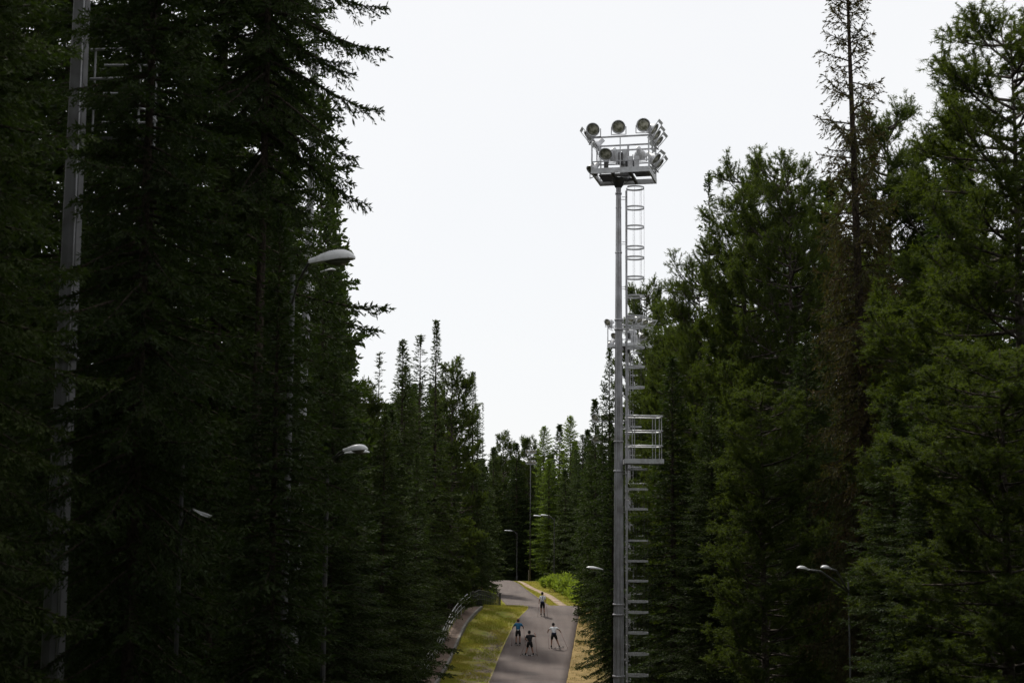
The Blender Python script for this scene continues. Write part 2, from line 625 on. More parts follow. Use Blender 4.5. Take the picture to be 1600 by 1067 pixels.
# loose stones of the gravelly patch
g = np.random.default_rng(9)
ns = 2600
sy = g.uniform(84, 108, ns); sx_ = el(sy) - .15 - np.abs(g.normal(0, .9, ns))
kp = (np.sin(sx_ * 1.9 + sy * .8) + np.sin(sy * .55 + 1)) > -.2
sx_, sy = sx_[kp], sy[kp]
sz = hgt(sx_, sy); rr = g.uniform(.015, .05, len(sx_))
octv = np.array([(1, 0, 0), (-1, 0, 0), (0, 1, 0), (0, -1, 0), (0, 0, .7), (0, 0, -.5)])
octf = np.array([(0, 2, 4), (2, 1, 4), (1, 3, 4), (3, 0, 4), (2, 0, 5), (1, 2, 5), (3, 1, 5), (0, 3, 5)])
v = (np.stack([sx_, sy, sz + .01], -1)[:, None, :] + octv[None] * rr[:, None, None] * g.uniform(.7, 1.3, (len(rr), 6, 1))).reshape(-1, 3)
f = (octf[None] + (np.arange(len(rr)) * 6)[:, None, None]).reshape(-1, 3)
tag(link('gravel', np_mesh('gravel', v, f, M['gravel'])), 'loose pale gravel along the left edge of the asphalt', None, None, 'stuff')


# ------------------------------------------------------------------ tree generators (numpy)
def unit(v):
    return v / np.maximum(np.linalg.norm(v, axis=-1, keepdims=True), 1e-9)


def leaf_quads(p, d, L, W, g):
    """rhombic needle sprays: base p, direction d (unit), length L, width W"""
    rnd = unit(g.normal(size=p.shape))
    side = unit(np.cross(d, rnd))
    mid = p + d * (L * .45)[:, None]
    v = np.stack([p, mid - side * (W / 2)[:, None], p + d * L[:, None], mid + side * (W / 2)[:, None]], 1).reshape(-1, 3)
    return v


def prism(P0, P1, r0, r1):
    """three sided branch segments"""
    d = unit(P1 - P0)
    ref = np.where(np.abs(d[:, 2:3]) > .9, np.array([[1., 0, 0]]), np.array([[0, 0, 1.]]))
    u = unit(np.cross(d, ref)); w_ = np.cross(d, u)
    vs = []
    for P, r_ in ((P0, r0), (P1, r1)):
        for k in range(3):
            a = 2 * np.pi * k / 3
            vs.append(P + (u * math.cos(a) + w_ * math.sin(a)) * np.asarray(r_)[:, None])
    v = np.stack(vs, 1)
    n = len(P0)
    base = (np.arange(n) * 6)[:, None, None]
    f = np.array([(0, 1, 4, 3), (1, 2, 5, 4), (2, 0, 3, 5)])[None] + base
    return v.reshape(-1, 3), f.reshape(-1, 4)


def join(parts):
    vs, fs, b = [], [], 0
    for v, f in parts:
        vs.append(v); fs.append(f + b); b += len(v)
    return np.concatenate(vs), np.concatenate(fs)


def trunk_mesh(name, H, r0, m, g, n=9, wob=.06):
    zs = np.linspace(0, H, 16)
    ox = np.cumsum(g.normal(0, wob * .3, 16)) * .4; oy = np.cumsum(g.normal(0, wob * .3, 16)) * .4
    ox -= ox[0]; oy -= oy[0]
    mb = MB()
    rs = [max(.012, r0 * (1 - z / H) ** .85 + (.12 * r0 * math.exp(-z * 2.5))) for z in zs]
    mb.tube([(ox[i], oy[i], zs[i] - (.4 if i == 0 else 0)) for i in range(16)], rs, n)
    return mb.mesh(name, m), (zs, ox, oy)


def spruce(seed, H, Rad, cb=.04, nb=230, sec=9., LL=.12, LW=.028, dens=.05, droop=.28, expo=.85, sparse_top=0., m='spruce', r0=.2,
           gaps=.15, maxsec=.75, hang=.35, bark='bark'):
    g = np.random.default_rng(seed)
    tm, (tz, tx, ty) = trunk_mesh('trunk', H, r0, M[bark], g)
    t = np.sort((np.arange(nb) + g.uniform(-.5, .5, nb)) / nb)
    t = np.clip(t, 0, .992)
    t = 1 - (1 - t) ** 1.12
    az = np.arange(nb) * 2.39996 + g.normal(0, .35, nb)
    sector = 1 + .22 * np.sin(az + g.uniform(0, 6)) + .12 * np.sin(2 * az + t * 9)
    Lb = Rad * np.minimum(1, ((1 - t) * 1.45)) ** expo * g.uniform(.62, 1.18, nb) * sector + .10
    Lb *= np.where(t < .10, .75, 1)
    z0 = H * (cb + (1 - cb) * t)
    keep = g.uniform(size=nb) > gaps * (1 - t)
    if sparse_top:
        keep &= g.uniform(size=nb) > sparse_top * sstep(t, .55, .75)
    az, Lb, z0, t = az[keep], Lb[keep], z0[keep], t[keep]
    nb = len(az)
    e0 = np.radians(-14 + 58 * t ** 2.2 + g.normal(0, 6, nb))
    hz = np.stack([np.cos(az), np.sin(az)], -1)
    px0 = np.interp(z0, tz, tx); py0 = np.interp(z0, tz, ty)

    dr = droop * (1 - .8 * t)

    def limb(i, s):
        L = Lb[i]
        zz = L * (np.sin(e0[i]) * s - dr[i] * s * s + dr[i] * .75 * s ** 4)
        hh = L * np.cos(e0[i]) * s
        return np.stack([px0[i] + hz[i, 0] * hh, py0[i] + hz[i, 1] * hh, z0[i] + zz], -1)
    allb = np.arange(nb)
    parts = []
    ss = np.linspace(0, 1, 6)
    br = np.clip(.012 + .011 * Lb, .008, .05)
    for k in range(5):
        parts.append(prism(limb(allb, np.full(nb, ss[k])), limb(allb, np.full(nb, ss[k + 1])), br * (1 - ss[k]) + .004, br * (1 - ss[k + 1]) + .003))
    # secondaries
    n2 = np.maximum(3, (Lb * sec).astype(int))
    bi = np.repeat(allb, n2)
    k = np.concatenate([np.arange(c) for c in n2])
    s = .10 + .9 * ((k + g.uniform(0, 1, len(k))) / n2[bi])
    s = np.clip(s, .1, .995)
    P = limb(bi, s); Tg = unit(limb(bi, np.minimum(s + .03, 1.03)) - P)
    side = unit(np.cross(Tg, np.array([0, 0, 1.]))) * np.where(k % 2, 1, -1)[:, None]
    l2 = np.minimum(maxsec, .42 * Lb[bi]) * (1 - s) ** .5 * g.uniform(.6, 1.25, len(s)) + .10
    ang = np.radians(g.uniform(35, 68, len(s)))
    D2 = unit(Tg * np.cos(ang)[:, None] + side * np.sin(ang)[:, None] + np.array([0, 0, -1.]) * (hang * g.uniform(.2, 1.3, len(s)) * (1 - .7 * t[bi]))[:, None]
              + g.normal(0, .10, (len(s), 3)))
    hg = hang * .55 * (1 - .6 * t[bi])

    def secp(i, u):
        q = P[i] + D2[i] * (l2[i] * u)[:, None]
        q[:, 2] -= hg[i] * l2[i] * u * u
        return q
    a2 = np.arange(len(s))
    parts.append(prism(P, secp(a2, np.ones(len(s))), np.full(len(s), .006), np.full(len(s), .002)))
    bv, bf = join(parts)
    # needle sprays on secondaries
    n3 = np.maximum(2, (l2 / dens).astype(int))
    ci = np.repeat(a2, n3)
    k3 = np.concatenate([np.arange(c) for c in n3])
    u = (k3 + g.uniform(0, 1, len(k3))) / n3[ci]
    p = secp(ci, u)
    sd = unit(np.cross(D2[ci], np.array([0, 0, 1.]) + g.normal(0, .3, (len(ci), 3)))) * np.where(k3 % 2, 1, -1)[:, None]
    d = unit(D2[ci] * g.uniform(.5, 1.2, len(ci))[:, None] + sd * .62 + g.normal(0, .22, p.shape) + np.array([0, 0, -.22 * hang]))
    Ls = LL * g.uniform(.65, 1.3, len(ci)); Ws = LW * g.uniform(.7, 1.3, len(ci))
    lv = [leaf_quads(p, d, Ls, Ws, g)]
    # along limb
    n4 = np.maximum(4, (Lb / (dens * .8)).astype(int))
    bi4 = np.repeat(allb, n4)
    s4 = g.uniform(.2, 1, len(bi4))
    p4 = limb(bi4, s4); t4 = unit(limb(bi4, s4 + .02) - p4)
    d4 = unit(t4 + g.normal(0, .45, p4.shape))
    lv.append(leaf_quads(p4, d4, LL * g.uniform(.7, 1.2, len(bi4)), np.full(len(bi4), LW), g))
    # leader
    nl = 60
    zl = H * g.uniform(.955, 1.0, nl)
    pl = np.stack([np.interp(zl, tz, tx), np.interp(zl, tz, ty), zl], -1)
    lv.append(leaf_quads(pl, unit(g.normal(0, .5, (nl, 3)) + np.array([0, 0, 1.])), np.full(nl, LL), np.full(nl, LW), g))
    V = np.concatenate(lv)
    Fq = np.arange(len(V)).reshape(-1, 4)
    return dict(trunk=tm, branches=np_mesh('branches', bv, bf, M[bark], True), crown=np_mesh('crown', V, Fq, M[m]), H=H, R=Rad)


def pine(seed, H, Rad, cb=.18, nb=80, tufts_per_m=5.0, NL=.16, NW=.016, nn=22, r0=.22, topround=1.0, sub=5.5):
    g = np.random.default_rng(seed)
    tm, (tz, tx, ty) = trunk_mesh('trunk', H * .97, r0, M['grey_bark'], g, wob=.12)
    t = np.sort((np.arange(nb) + g.uniform(-.5, .5, nb)) / nb); t = np.clip(t, 0, .985)
    az = np.arange(nb) * 2.39996 + g.normal(0, .5, nb)
    prf = np.sqrt(np.maximum(0, 1 - (np.maximum(0, t - .35) / .69) ** 2.6)) * (.72 + .28 * sstep(t, 0, .25))
    Lb = Rad * prf * g.uniform(.55, 1.2, nb) * (1 + .2 * np.sin(az + 1)) * (1 - .12 * sstep(t, .7, .95)) + .30
    z0 = H * (cb + (.955 - cb) * t)
    e0 = np.radians(-12 + 30 * t + g.normal(0, 12, nb))
    curl = .20 + .04 * t + g.normal(0, .10, nb)
    hz = np.stack([np.cos(az), np.sin(az)], -1)
    px0 = np.interp(z0, tz, tx); py0 = np.interp(z0, tz, ty)

    def limb(i, s):
        L = Lb[i]
        hh = L * np.cos(e0[i]) * (s - .18 * s ** 3)
        zz = L * (np.sin(e0[i]) * s + curl[i] * s ** 2.2)
        return np.stack([px0[i] + hz[i, 0] * hh, py0[i] + hz[i, 1] * hh, z0[i] + zz], -1)
    allb = np.arange(nb)
    parts = []
    ss = np.linspace(0, 1, 7)
    br = np.clip(.016 + .018 * Lb, .015, .075)
    for k in range(6):
        parts.append(prism(limb(allb, np.full(nb, ss[k])), limb(allb, np.full(nb, ss[k + 1])), br * (1 - ss[k]) + .008, br * (1 - ss[k + 1]) + .006))
    n2 = np.maximum(3, (Lb * sub).astype(int))
    bi = np.repeat(allb, n2)
    k = np.concatenate([np.arange(c) for c in n2])
    s = np.clip(.14 + .86 * ((k + g.uniform(0, 1, len(k))) / n2[bi]) ** .7, 0, .99)
    P = limb(bi, s); Tg = unit(limb(bi, s + .03) - P)
    side = unit(np.cross(Tg, np.array([0, 0, 1.]))) * np.where(k % 2, 1, -1)[:, None]
    l2 = np.minimum(.7, .36 * Lb[bi]) * (1.15 - s) ** .5 * g.uniform(.6, 1.2, len(s)) + .18
    D2 = unit(Tg * .8 + side * g.uniform(.2, 1.1, len(s))[:, None] + np.array([0, 0, .28]) + g.normal(0, .48, (len(s), 3)))

    def secp(i, u):
        q = P[i] + D2[i] * (l2[i] * u)[:, None]
        q[:, 2] += .35 * l2[i] * u * u
        return q
    a2 = np.arange(len(s))
    mid = secp(a2, np.full(len(s), .5))
    parts.append(prism(P, mid, np.full(len(s), .012), np.full(len(s), .009)))
    parts.append(prism(mid, secp(a2, np.ones(len(s))), np.full(len(s), .009), np.full(len(s), .005)))
    bv, bf = join(parts)
    n3 = np.maximum(2, (l2 * .75 * tufts_per_m * 1.6).astype(int))
    ci = np.repeat(a2, n3)
    k3 = np.concatenate([np.arange(c) for c in n3])
    u = .5 + .52 * (k3 + g.uniform(0, 1, len(k3))) / n3[ci]
    tp = secp(ci, u); td = unit(secp(ci, u + .05) - tp)
    # limb tips and top
    bi4 = np.repeat(allb, 12); s4 = g.uniform(.80, 1.0, len(bi4))
    of4 = g.normal(0, .15, (len(bi4), 3)) * np.array([1, 1, .8])
    tp = np.concatenate([tp, limb(bi4, s4) + of4]); td = np.concatenate([td, unit(unit(of4) + .6 * unit(limb(bi4, s4 + .02) - limb(bi4, s4)))])
    bi5 = np.repeat(a2, 3)
    of5 = g.normal(0, .10, (len(bi5), 3))
    tp = np.concatenate([tp, secp(bi5, g.uniform(.85, 1.02, len(bi5))) + of5]); td = np.concatenate([td, unit(unit(of5) + .5 * D2[bi5])])
    zt = H * g.uniform(.93, .975, 14)
    tp = np.concatenate([tp, np.stack([np.interp(zt, tz, tx), np.interp(zt, tz, ty), zt], -1) + g.normal(0, .05, (14, 3))])
    td = np.concatenate([td, np.tile([0, 0, 1.], (14, 1))])
    T = len(tp)
    ti = np.repeat(np.arange(T), nn)
    d = unit(td[ti] * .55 + unit(g.normal(size=(len(ti), 3))) * 1.0)
    p = tp[ti] + td[ti] * (g.uniform(-.09, .09, len(ti)))[:, None]
    L = NL * g.uniform(.7, 1.15, len(ti)) * g.uniform(.6, 1.35, T)[ti]
    sd = unit(np.cross(d, g.normal(size=d.shape))) * (NW / 2)
    V = np.stack([p - sd, p + sd, p + d * L[:, None]], 1).reshape(-1, 3)
    V[:, 2] -= 0
    Ft = np.arange(len(V)).reshape(-1, 3)
    return dict(trunk=tm, branches=np_mesh('branches', bv, bf, M['grey_bark'], True), crown=np_mesh('crown', V, Ft, M['pine']), H=H, R=Rad)


PR = {}
# near spruces (fine sprays), mid, far
PR['sn0'] = spruce(11, 28, 3.0, .03, 360, 10.5, .15, .045, .036, gaps=.08, expo=.7)
PR['sn1'] = spruce(12, 28, 3.0, .03, 340, 10.5, .15, .045, .036, droop=.34, gaps=.1, hang=.5, expo=.7)
PR['sm0'] = spruce(21, 22, 2.5, .02, 300, 8.5, .22, .075, .075, gaps=.05, expo=.8)
PR['sm1'] = spruce(22, 22, 2.4, .02, 300, 8.5, .22, .075, .075, expo=.9, droop=.34, hang=.5, gaps=.05)
PR['sf0'] = spruce(31, 20, 2.4, .02, 260, 7, .32, .13, .12, gaps=.05)
PR['sf1'] = spruce(32, 20, 2.3, .02, 250, 7, .32, .13, .12, expo=1.05, droop=.3, gaps=.05)
PR['fir0'] = spruce(41, 22, 2.0, .02, 330, 8, .19, .075, .08, droop=.1, expo=1.35, gaps=.05, hang=.15)
PR['fir1'] = spruce(42, 22, 1.8, .02, 300, 7, .20, .07, .09, droop=.14, expo=.85, gaps=.2, hang=.2, sparse_top=.3)
PR['thin'] = spruce(43, 18, 1.0, .1, 120, 5, .16, .045, .1, droop=.12, expo=1.3, gaps=.3, hang=.1, r0=.12)
PR['dying'] = spruce(51, 28, 1.9, .05, 560, 8.5, .15, .042, .046, droop=.55, expo=.55, gaps=.15, hang=1.3, sparse_top=.5, m='spruce_brown', r0=.30, maxsec=.6)
PR['pn0'] = pine(61, 24, 2.8, .07, 165, 7.0, .125, .021, 20, sub=8)
PR['pn1'] = pine(62, 24, 2.6, .07, 160, 7.0, .125, .021, 20, sub=8)
PR['pm0'] = pine(63, 20, 2.4, .06, 140, 6, .16, .040, 13, sub=7)
PR['pm1'] = pine(64, 20, 2.2, .06, 130, 6, .16, .040, 13, sub=7)
PR['sg0'] = spruce(33, 20, 2.4, .02, 260, 8, .26, .10, .11, gaps=.05, expo=.55, m='fresh', hang=.2)
PR['sn2'] = spruce(13, 28, 3.0, .43, 230, 10.5, .15, .045, .036, gaps=.08, expo=.55)

SKY_X = [0, 515, 540, 560, 585, 600, 615, 660, 690, 710, 740, 760, 790, 815, 860, 900, 925, 960, 1000, 1030, 1060, 1090, 1140, 1200, 1240, 1300, 1420, 1500, 1560, 1600]
SKY_Y = [-900, -900, 300, 610, 620, 600, 590, 560, 580, 600, 650, 700, 705, 700, 690, 650, 630, 600, 560, 560, 500, 430, 360, 320, 280, 260, 220, 150, 60, 40]


def skyline(px): return float(np.interp(px, SKY_X, SKY_Y))


def proj(p):
    q = MW.inverted() @ Vector(p)
    return 800 + q.x / -q.z * FPX, 533.5 - q.y / -q.z * FPX


def tree(kind, x, y, H, Rad, label, group=None, name=None, tilt=(0, 0), rz=None):
    P = PR[kind]
    z = float(hgt(x, y)) - .1
    nm = name or ('pine_tree' if kind[0] == 'p' else 'fir_tree' if kind[:3] == 'fir' and 'spruce' not in label else 'spruce_tree')
    sx = Rad / P['R']; szz = H / P['H']
    e = empty(nm, (x, y, z), label, 'tree', group, random.uniform(0, 6.28) if rz is None else rz, (sx, sx, szz))
    e.rotation_euler.x, e.rotation_euler.y = tilt
    for k in ('trunk', 'branches', 'crown'):
        link(k, P[k], e)
    return e


def tree_px(kind, px, D, apex, Rad, label, **kw):
    x = at(px, 700, D).x
    top = at(px, apex, D).z
    base = float(hgt(x, D)) - .1
    H = top - base
    return tree(kind, x, D, H, Rad, label, **kw)


placed = []
def T(kind, px, D, apex, Rad, label, **kw):
    e = tree_px(kind, px, D, apex, Rad, label, **kw)
    placed.append((e.location.x, e.location.y))
    return e


# left side, singled out
T('sn1', -98, 18, -900, 1.6, 'nearest dark spruce at the left edge, its twigs crossing the tall left mast')
T('sn0', 212, 21.0, -900, 1.5, 'near black spruce hiding the ladder of the tall left mast', rz=1.2)
T('sn0', 215, 28, -900, 3.0, 'large black spruce just right of the tall left mast')
T('sn2', 400, 28, -900, 1.9, 'towering dark spruce whose ragged boughs reach out over the upper lamp', rz=.4)
T('sn0', 330, 36, -900, 3.2, 'huge dark spruce in the second row of the left wall of trees', rz=3)
T('sn0', -15, 36, -900, 3.2, 'dark spruce filling the sky gap at the left edge of the frame', rz=1.1)
T('sn1', 30, 44, -900, 3.0, 'rear dark spruce at the left edge of the frame', rz=2.2)
T('sn1', 90, 33, -900, 3.4, 'broad dark spruce behind the tall left mast', rz=3)
T('sn0', 410, 43, -300, 2.4, 'tall dark spruce behind the thick pole left of the gap', rz=2.1)
T('sm1', 428, 24.3, 325, 1.2, 'shorter dark spruce in front of the lamp pole at the left', rz=2)
T('sm0', 500, 57, 330, 2.5, 'dark spruce with its crown under the upper street lamp')
T('pm0', 558, 76, 590, 1.9, 'bright green pine top peeking out right of the dark left spruces')
T('thin', 590, 82, 552, 1.3, 'thin sparse little spruce leaning into the sky by the left wall of trees')
T('sm1', 627, 92, 533, 2.7, 'pointed spruce at the left end of the middle ridge of treetops')
T('fir1', 655, 100, 525, 2.2, 'narrow fir with see through top, left of the tallest spire')
T('fir0', 679, 106, 502, 2.3, 'tallest narrow fir spire of the middle group')
T('pm1', 706, 113, 556, 2.0, 'round topped green pine right of the tallest spire')
T('fir0', 738, 129, 582, 2.2, 'slim fir spire at the right end of the middle group')
T('thin', 754, 152, 630, .7, 'bare needle thin trunk standing right of the slim fir spire')
T('sm0', 652, 84, 710, 1.5, 'low spruce whose bottom branches hang over the walkway foot')
T('sm1', 612, 78, 640, 2.3, 'leafy spruce left of the railing at mid height')
T('sm0', 600, 70, 650, 2.2, 'dark spruce at the lower left of the valley edge')
T('sm1', 560, 58, 690, 2.0, 'dark spruce below the lower street lamp')
T('sn1', 520, 47, 560, 2.0, 'dark spruce standing right of the thick round pole')
T('sm0', 656, 106, 600, 1.8, 'spruce directly behind the top of the railing')
T('sm1', 746, 138, 640, 2.3, 'spruce at the left roadside with boughs down to the asphalt')
T('sf0', 760, 172, 730, 2.3, 'farthest dark spruce on the left roadside at the bend')
T('sm0', 632, 95, 575, 2.2, 'broad spruce filling the middle of the left bank')
T('sm1', 712, 123, 600, 2.3, 'dark spruce between the round topped pine and the slim spire')
# right side
T('sn1', 1450, 31.5, 560, 1.7, 'dark twiggy spruce between the lichen grey one and the corner pine', rz=1)
T('pn0', 1600, 31, -5, 2.75, 'big near pine with open upswept limbs at the right edge', rz=1.0)
T('dying', 1360, 39, -170, 1.45, 'tall dying brownish spruce with a bare drooping top', tilt=(0, R(-.9)), rz=.3)
T('pn1', 1405, 49, 138, 2.3, 'pine with small tufted head right of the dying spruce')
T('pn0', 1238, 55, 230, 2.6, 'pine with wide flat topped head left of the dying spruce', rz=2)
T('pn1', 1163, 58, 232, 2.4, 'pine with a tall sunlit rounded head above its neighbours', rz=4)
T('fir1', 1112, 66, 272, 1.5, 'slender dark spruce tip left of the sunlit pine heads')
T('pn0', 1096, 63, 400, 2.3, 'bushy pine forming the left shoulder of the right hand trees', rz=3)
T('pn1', 1052, 71, 492, 2.3, 'low bushy pine right of the upper ladder cage', rz=2)
T('pm1', 1068, 84, 470, 2.6, 'rounded pine filling the gap right of the central mast')
T('pn0', 1205, 68, 330, 2.8, 'pine between the two sunlit heads', rz=5)
T('pn1', 1300, 60, 290, 2.8, 'broad pine behind the dying spruce', rz=1)
T('pn0', 1480, 48, 235, 3.0, 'tall pine behind the big open limbed pine', rz=4)
T('pm0', 1012, 96, 430, 2.2, 'airy pine right behind the ladder of the central mast')
T('sm1', 952, 99, 545, 1.8, 'dark spruce rising left of the central mast')
T('sf1', 930, 114, 625, 1.8, 'green spruce left of the central mast on the far slope')
T('sf1', 874, 214, 664, 3.0, 'spruce tip beside the soft green pine above the bend')
T('sg0', 891, 208, 652, 2.9, 'soft pale green pine crown above the bend')
T('sg0', 850, 222, 668, 2.9, 'spruce with paired dark tips above the bend')
T('sf0', 808, 226, 694, 3.0, 'dark spruce between the two far round pines')
T('pm0', 829, 228, 678, 2.4, 'small round pine behind the distant floodlight pole')
T('sf0', 772, 228, 700, 3.0, 'dark spruce left of the farthest round pine')
T('pm1', 787, 235, 672, 2.5, 'round pine head at the very end of the valley')
T('sm0', 957, 73, 690, 1.4, 'spruce left of the central mast reaching down to the road verge')
T('sm1', 985, 84, 600, 1.9, 'dark spruce right behind the lower ladder cage')
T('sm0', 1050, 58, 560, 2.1, 'spruce right of the rest platform')
T('sn0', 1110, 47, 620, 1.9, 'black spruce in the lower right shade', rz=1)
T('pn1', 1190, 41, 590, 1.9, 'low pine with green plumes in the lower right', rz=5)
T('sn1', 1262, 45, 520, 2.1, 'olive spruce left below the dying spruce')
T('pn0', 1475, 36, 380, 2.6, 'dark bushy pine under the big open limbed pine', rz=.6)
T('pn1', 1560, 26, 520, 2.0, 'low near pine in the bottom right corner', rz=2.6)
T('sn1', 1395, 34, 620, 1.6, 'lichen grey spruce with dead twigs in the lower right', rz=2)
T('sm0', 925, 130, 690, 1.8, 'spruce behind the green shrubs on the right of the road')
T('sg0', 858, 209, 720, 2.9, 'bright edged spruce left of the twin headed lamp pole')
T('sf0', 884, 195, 735, 2.8, 'spruce right of the twin headed lamp pole')
T('sf1', 812, 233, 740, 2.8, 'dim spruce in the shade at the end of the road')

# deep forest rows; all alike, sharing label and group per side
def fill(n, xr, yr, kinds, label, group, mind, cap=19, lo=12, seed=0, side=0):
    g_ = random.Random(seed)
    tries = 0; cnt = 0
    while cnt < n and tries < n * 40:
        tries += 1
        x = g_.uniform(*xr); y = g_.uniform(*yr)
        if y < 238 and x > el(y) - 5.0 and x < er(y) + (6.0 if y > 120 else 4.4): continue
        if y < 124 and y > 60 and x > wx(y) - (5.2 if y > 80 else 3.6) and x < 0: continue
        if any((x - a) ** 2 + (y - b) ** 2 < mind * mind for a, b in placed): continue
        px = proj((x, y, 10))[0]
        if px < -330 or px > 1930 or (y < 44 and 500 < px < 800): continue
        H = g_.uniform(lo, cap)
        if y < 100: H *= 1.25
        sl = max(skyline(px - 25), skyline(px + 25), skyline(px)) + 14
        ztop = at(px, sl, y).z
        H = min(H, ztop - float(hgt(x, y)))
        if H < 6: continue
        kd = kinds[g_.randrange(len(kinds))]
        if y < 45 and kd[:2] == 'sf': kd = 'sm0'
        tree(kd, x, y, H, g_.uniform(2.2, 2.9) * min(1, H / 13), label, group)
        placed.append((x, y)); cnt += 1
    return cnt


for e_ in [o for o in COL.objects if o.get('category') == 'tree']:
    x_, y_ = e_.location.x, e_.location.y
    if el(y_) - 1.5 < x_ < er(y_) + 1.2: print('ON ROAD', e_['label'], x_, y_)
c1 = fill(95, (-28, -6.2), (22, 175), ['sm0', 'sm1', 'sf0', 'sf1'], 'dark spruce packed into the forest left of the road', 'spruces of the left hand forest', 2.3, 27, 17, 1)
c2 = fill(88, (7.5, 34), (30, 190), ['sm0', 'sm1', 'sf0', 'sf1'], 'dark conifer packed into the forest right of the road', 'conifers of the right hand forest', 2.3, 22, 14, 2)
c1 += fill(50, (-24, -7.5), (108, 208), ['sm0', 'sm1', 'sf0', 'sf1'], 'dark spruce packed into the forest left of the road', 'spruces of the left hand forest', 1.9, 24, 18, 8)
c2 += fill(30, (8, 24), (100, 205), ['sm0', 'sm1', 'sf0', 'sf1'], 'dark conifer packed into the forest right of the road', 'conifers of the right hand forest', 1.9, 24, 17, 9)
c3 = fill(60, (-32, 30), (214, 290), ['sf0', 'sf1'], 'dim spruce of the far forest beyond the bend', 'spruces of the far forest', 2.6, 24, 17, 3)
# forest goes on unseen around and behind the camera, added to shade near trees
gb = random.Random(77)
nb_ = 0
for k in range(900):
    x, y = gb.uniform(-34, 34), gb.uniform(-34, 24)
    if (abs(x) < 6.5 and y > -9) or any((x - a) ** 2 + (y - b) ** 2 < 14 for a, b in placed): continue
    px_ = (x / max(y, .1)) * FPX + 800
    if y > 2 and -1300 < px_ < 2900: continue
    tree(gb.choice(['sf0', 'sf1']), x, y, gb.uniform(20, 27), gb.uniform(2.4, 3.0), 'tall unseen spruce of the forest around the viewing place, added to shade the near trees', 'unseen shading spruces around the viewing place')
    placed.append((x, y)); nb_ += 1
c3 += fill(34, (-10, 9), (240, 285), ['sf0', 'sf1'], 'dim spruce of the far forest beyond the bend', 'spruces of the far forest', 1.7, 25, 20, 12)
print('fill', c1, c2, c3, nb_)


# shrubs
def shrub_mesh(seed, H, Rad, n=2600, L=.13, W=.075):
    g = np.random.default_rng(seed)
    ns_ = 26
    az = g.uniform(0, 6.28, ns_); el_ = g.uniform(.25, 1.0, ns_)
    tips = np.stack([np.cos(az) * Rad * (1.1 - el_ * .7), np.sin(az) * Rad * (1.1 - el_ * .7), H * (.35 + .65 * el_)], -1) * g.uniform(.7, 1.05, (ns_, 1))
    b0 = g.normal(0, .06, (ns_, 3)); b0[:, 2] = 0
    bv, bf = prism(b0, tips, np.full(ns_, .015), np.full(ns_, .004))
    i = g.integers(0, ns_, n); u = g.uniform(.25, 1.05, n) ** .7
    p = b0[i] + (tips[i] - b0[i]) * u[:, None] + g.normal(0, .14, (n, 3)) * Rad * .9
    p[:, 2] = np.abs(p[:, 2])
    d = unit(unit(tips[i]) + g.normal(0, .6, (n, 3)))
    v = leaf_quads(p, d, L * g.uniform(.6, 1.3, n), W * g.uniform(.7, 1.3, n), g)
    return np_mesh('stems', bv, bf, M['bark']), np_mesh('leaves', v, np.arange(len(v)).reshape(-1, 4), M['shrub'])


SH = [shrub_mesh(s, 1.3, .9) for s in (1, 2, 3)]
shrubs = [(833, 186, 1.5), (843, 178, 2.2), (852, 172, 2.0), (862, 166, 2.5), (872, 160, 2.2), (880, 155, 2.0), (889, 150, 1.8),
          (897, 143, 1.6), (905, 137, 1.8), (913, 131, 1.5), (838, 190, 1.6), (857, 176, 2.4), (869, 168, 2.6), (885, 160, 2.2), (922, 126, 1.6)]
slabs = ['smallest pale shrub at the top of the sandy path', 'pale green shrub beside the top of the sandy path', 'bright shrub above the middle of the sandy path', 'tall bright green shrub at the crown of the hedge',
         'rounded green shrub halfway down the sandy path', 'green shrub where the sandy path turns brown', 'darker shrub at the lower end of the sandy path',
         'low dark shrub under the right hand spruces', 'bushy dark shrub above the road crest', 'small shrub at the right end of the road crest', 'yellowish shrub by the thin white post',
         'second row shrub behind the bright one', 'tallest shrub of the second row', 'dark green shrub under the shade of the spruces', 'shrub tucked between the verge and the mast']
for i, (px, D, h_) in enumerate(shrubs):
    x = float(pathx(D)) + 1.1 + h_ * .42 + (1.3 if i >= 10 else 0) if D > 122 else at(px, 900, D).x
    e = empty('shrub', (x, D, float(hgt(x, D)) - .03), slabs[i], 'shrub', 'shrubs beside the sandy path', random.uniform(0, 6), (h_ * .75, h_ * .75, h_ / 1.35))
    link('stems', SH[i % 3][0], e); link('leaves', SH[i % 3][1], e)
# low undergrowth at the forest edges
for i, (px, D, h_) in enumerate([(770, 152, 1.6), (764, 146, 1.6), (756, 133, 1.4), (708, 127, 1.0)]):
    x = at(px, 900, D).x - .5
    e = empty('shrub', (x, D, float(hgt(x, D)) - .03), ['leafy shrub hanging over the left edge of the far road', 'leafy shrub left of the dark post', 'shrub just behind the falling end of the railing', 'shrub behind the highest point of the railing'][i],
              'shrub', 'shrubs on the left bank', random.uniform(0, 6), (h_ * .75, h_ * .75, h_ / 1.2))
    link('stems', SH[i % 3][0], e); link('leaves', SH[i % 3][1], e)


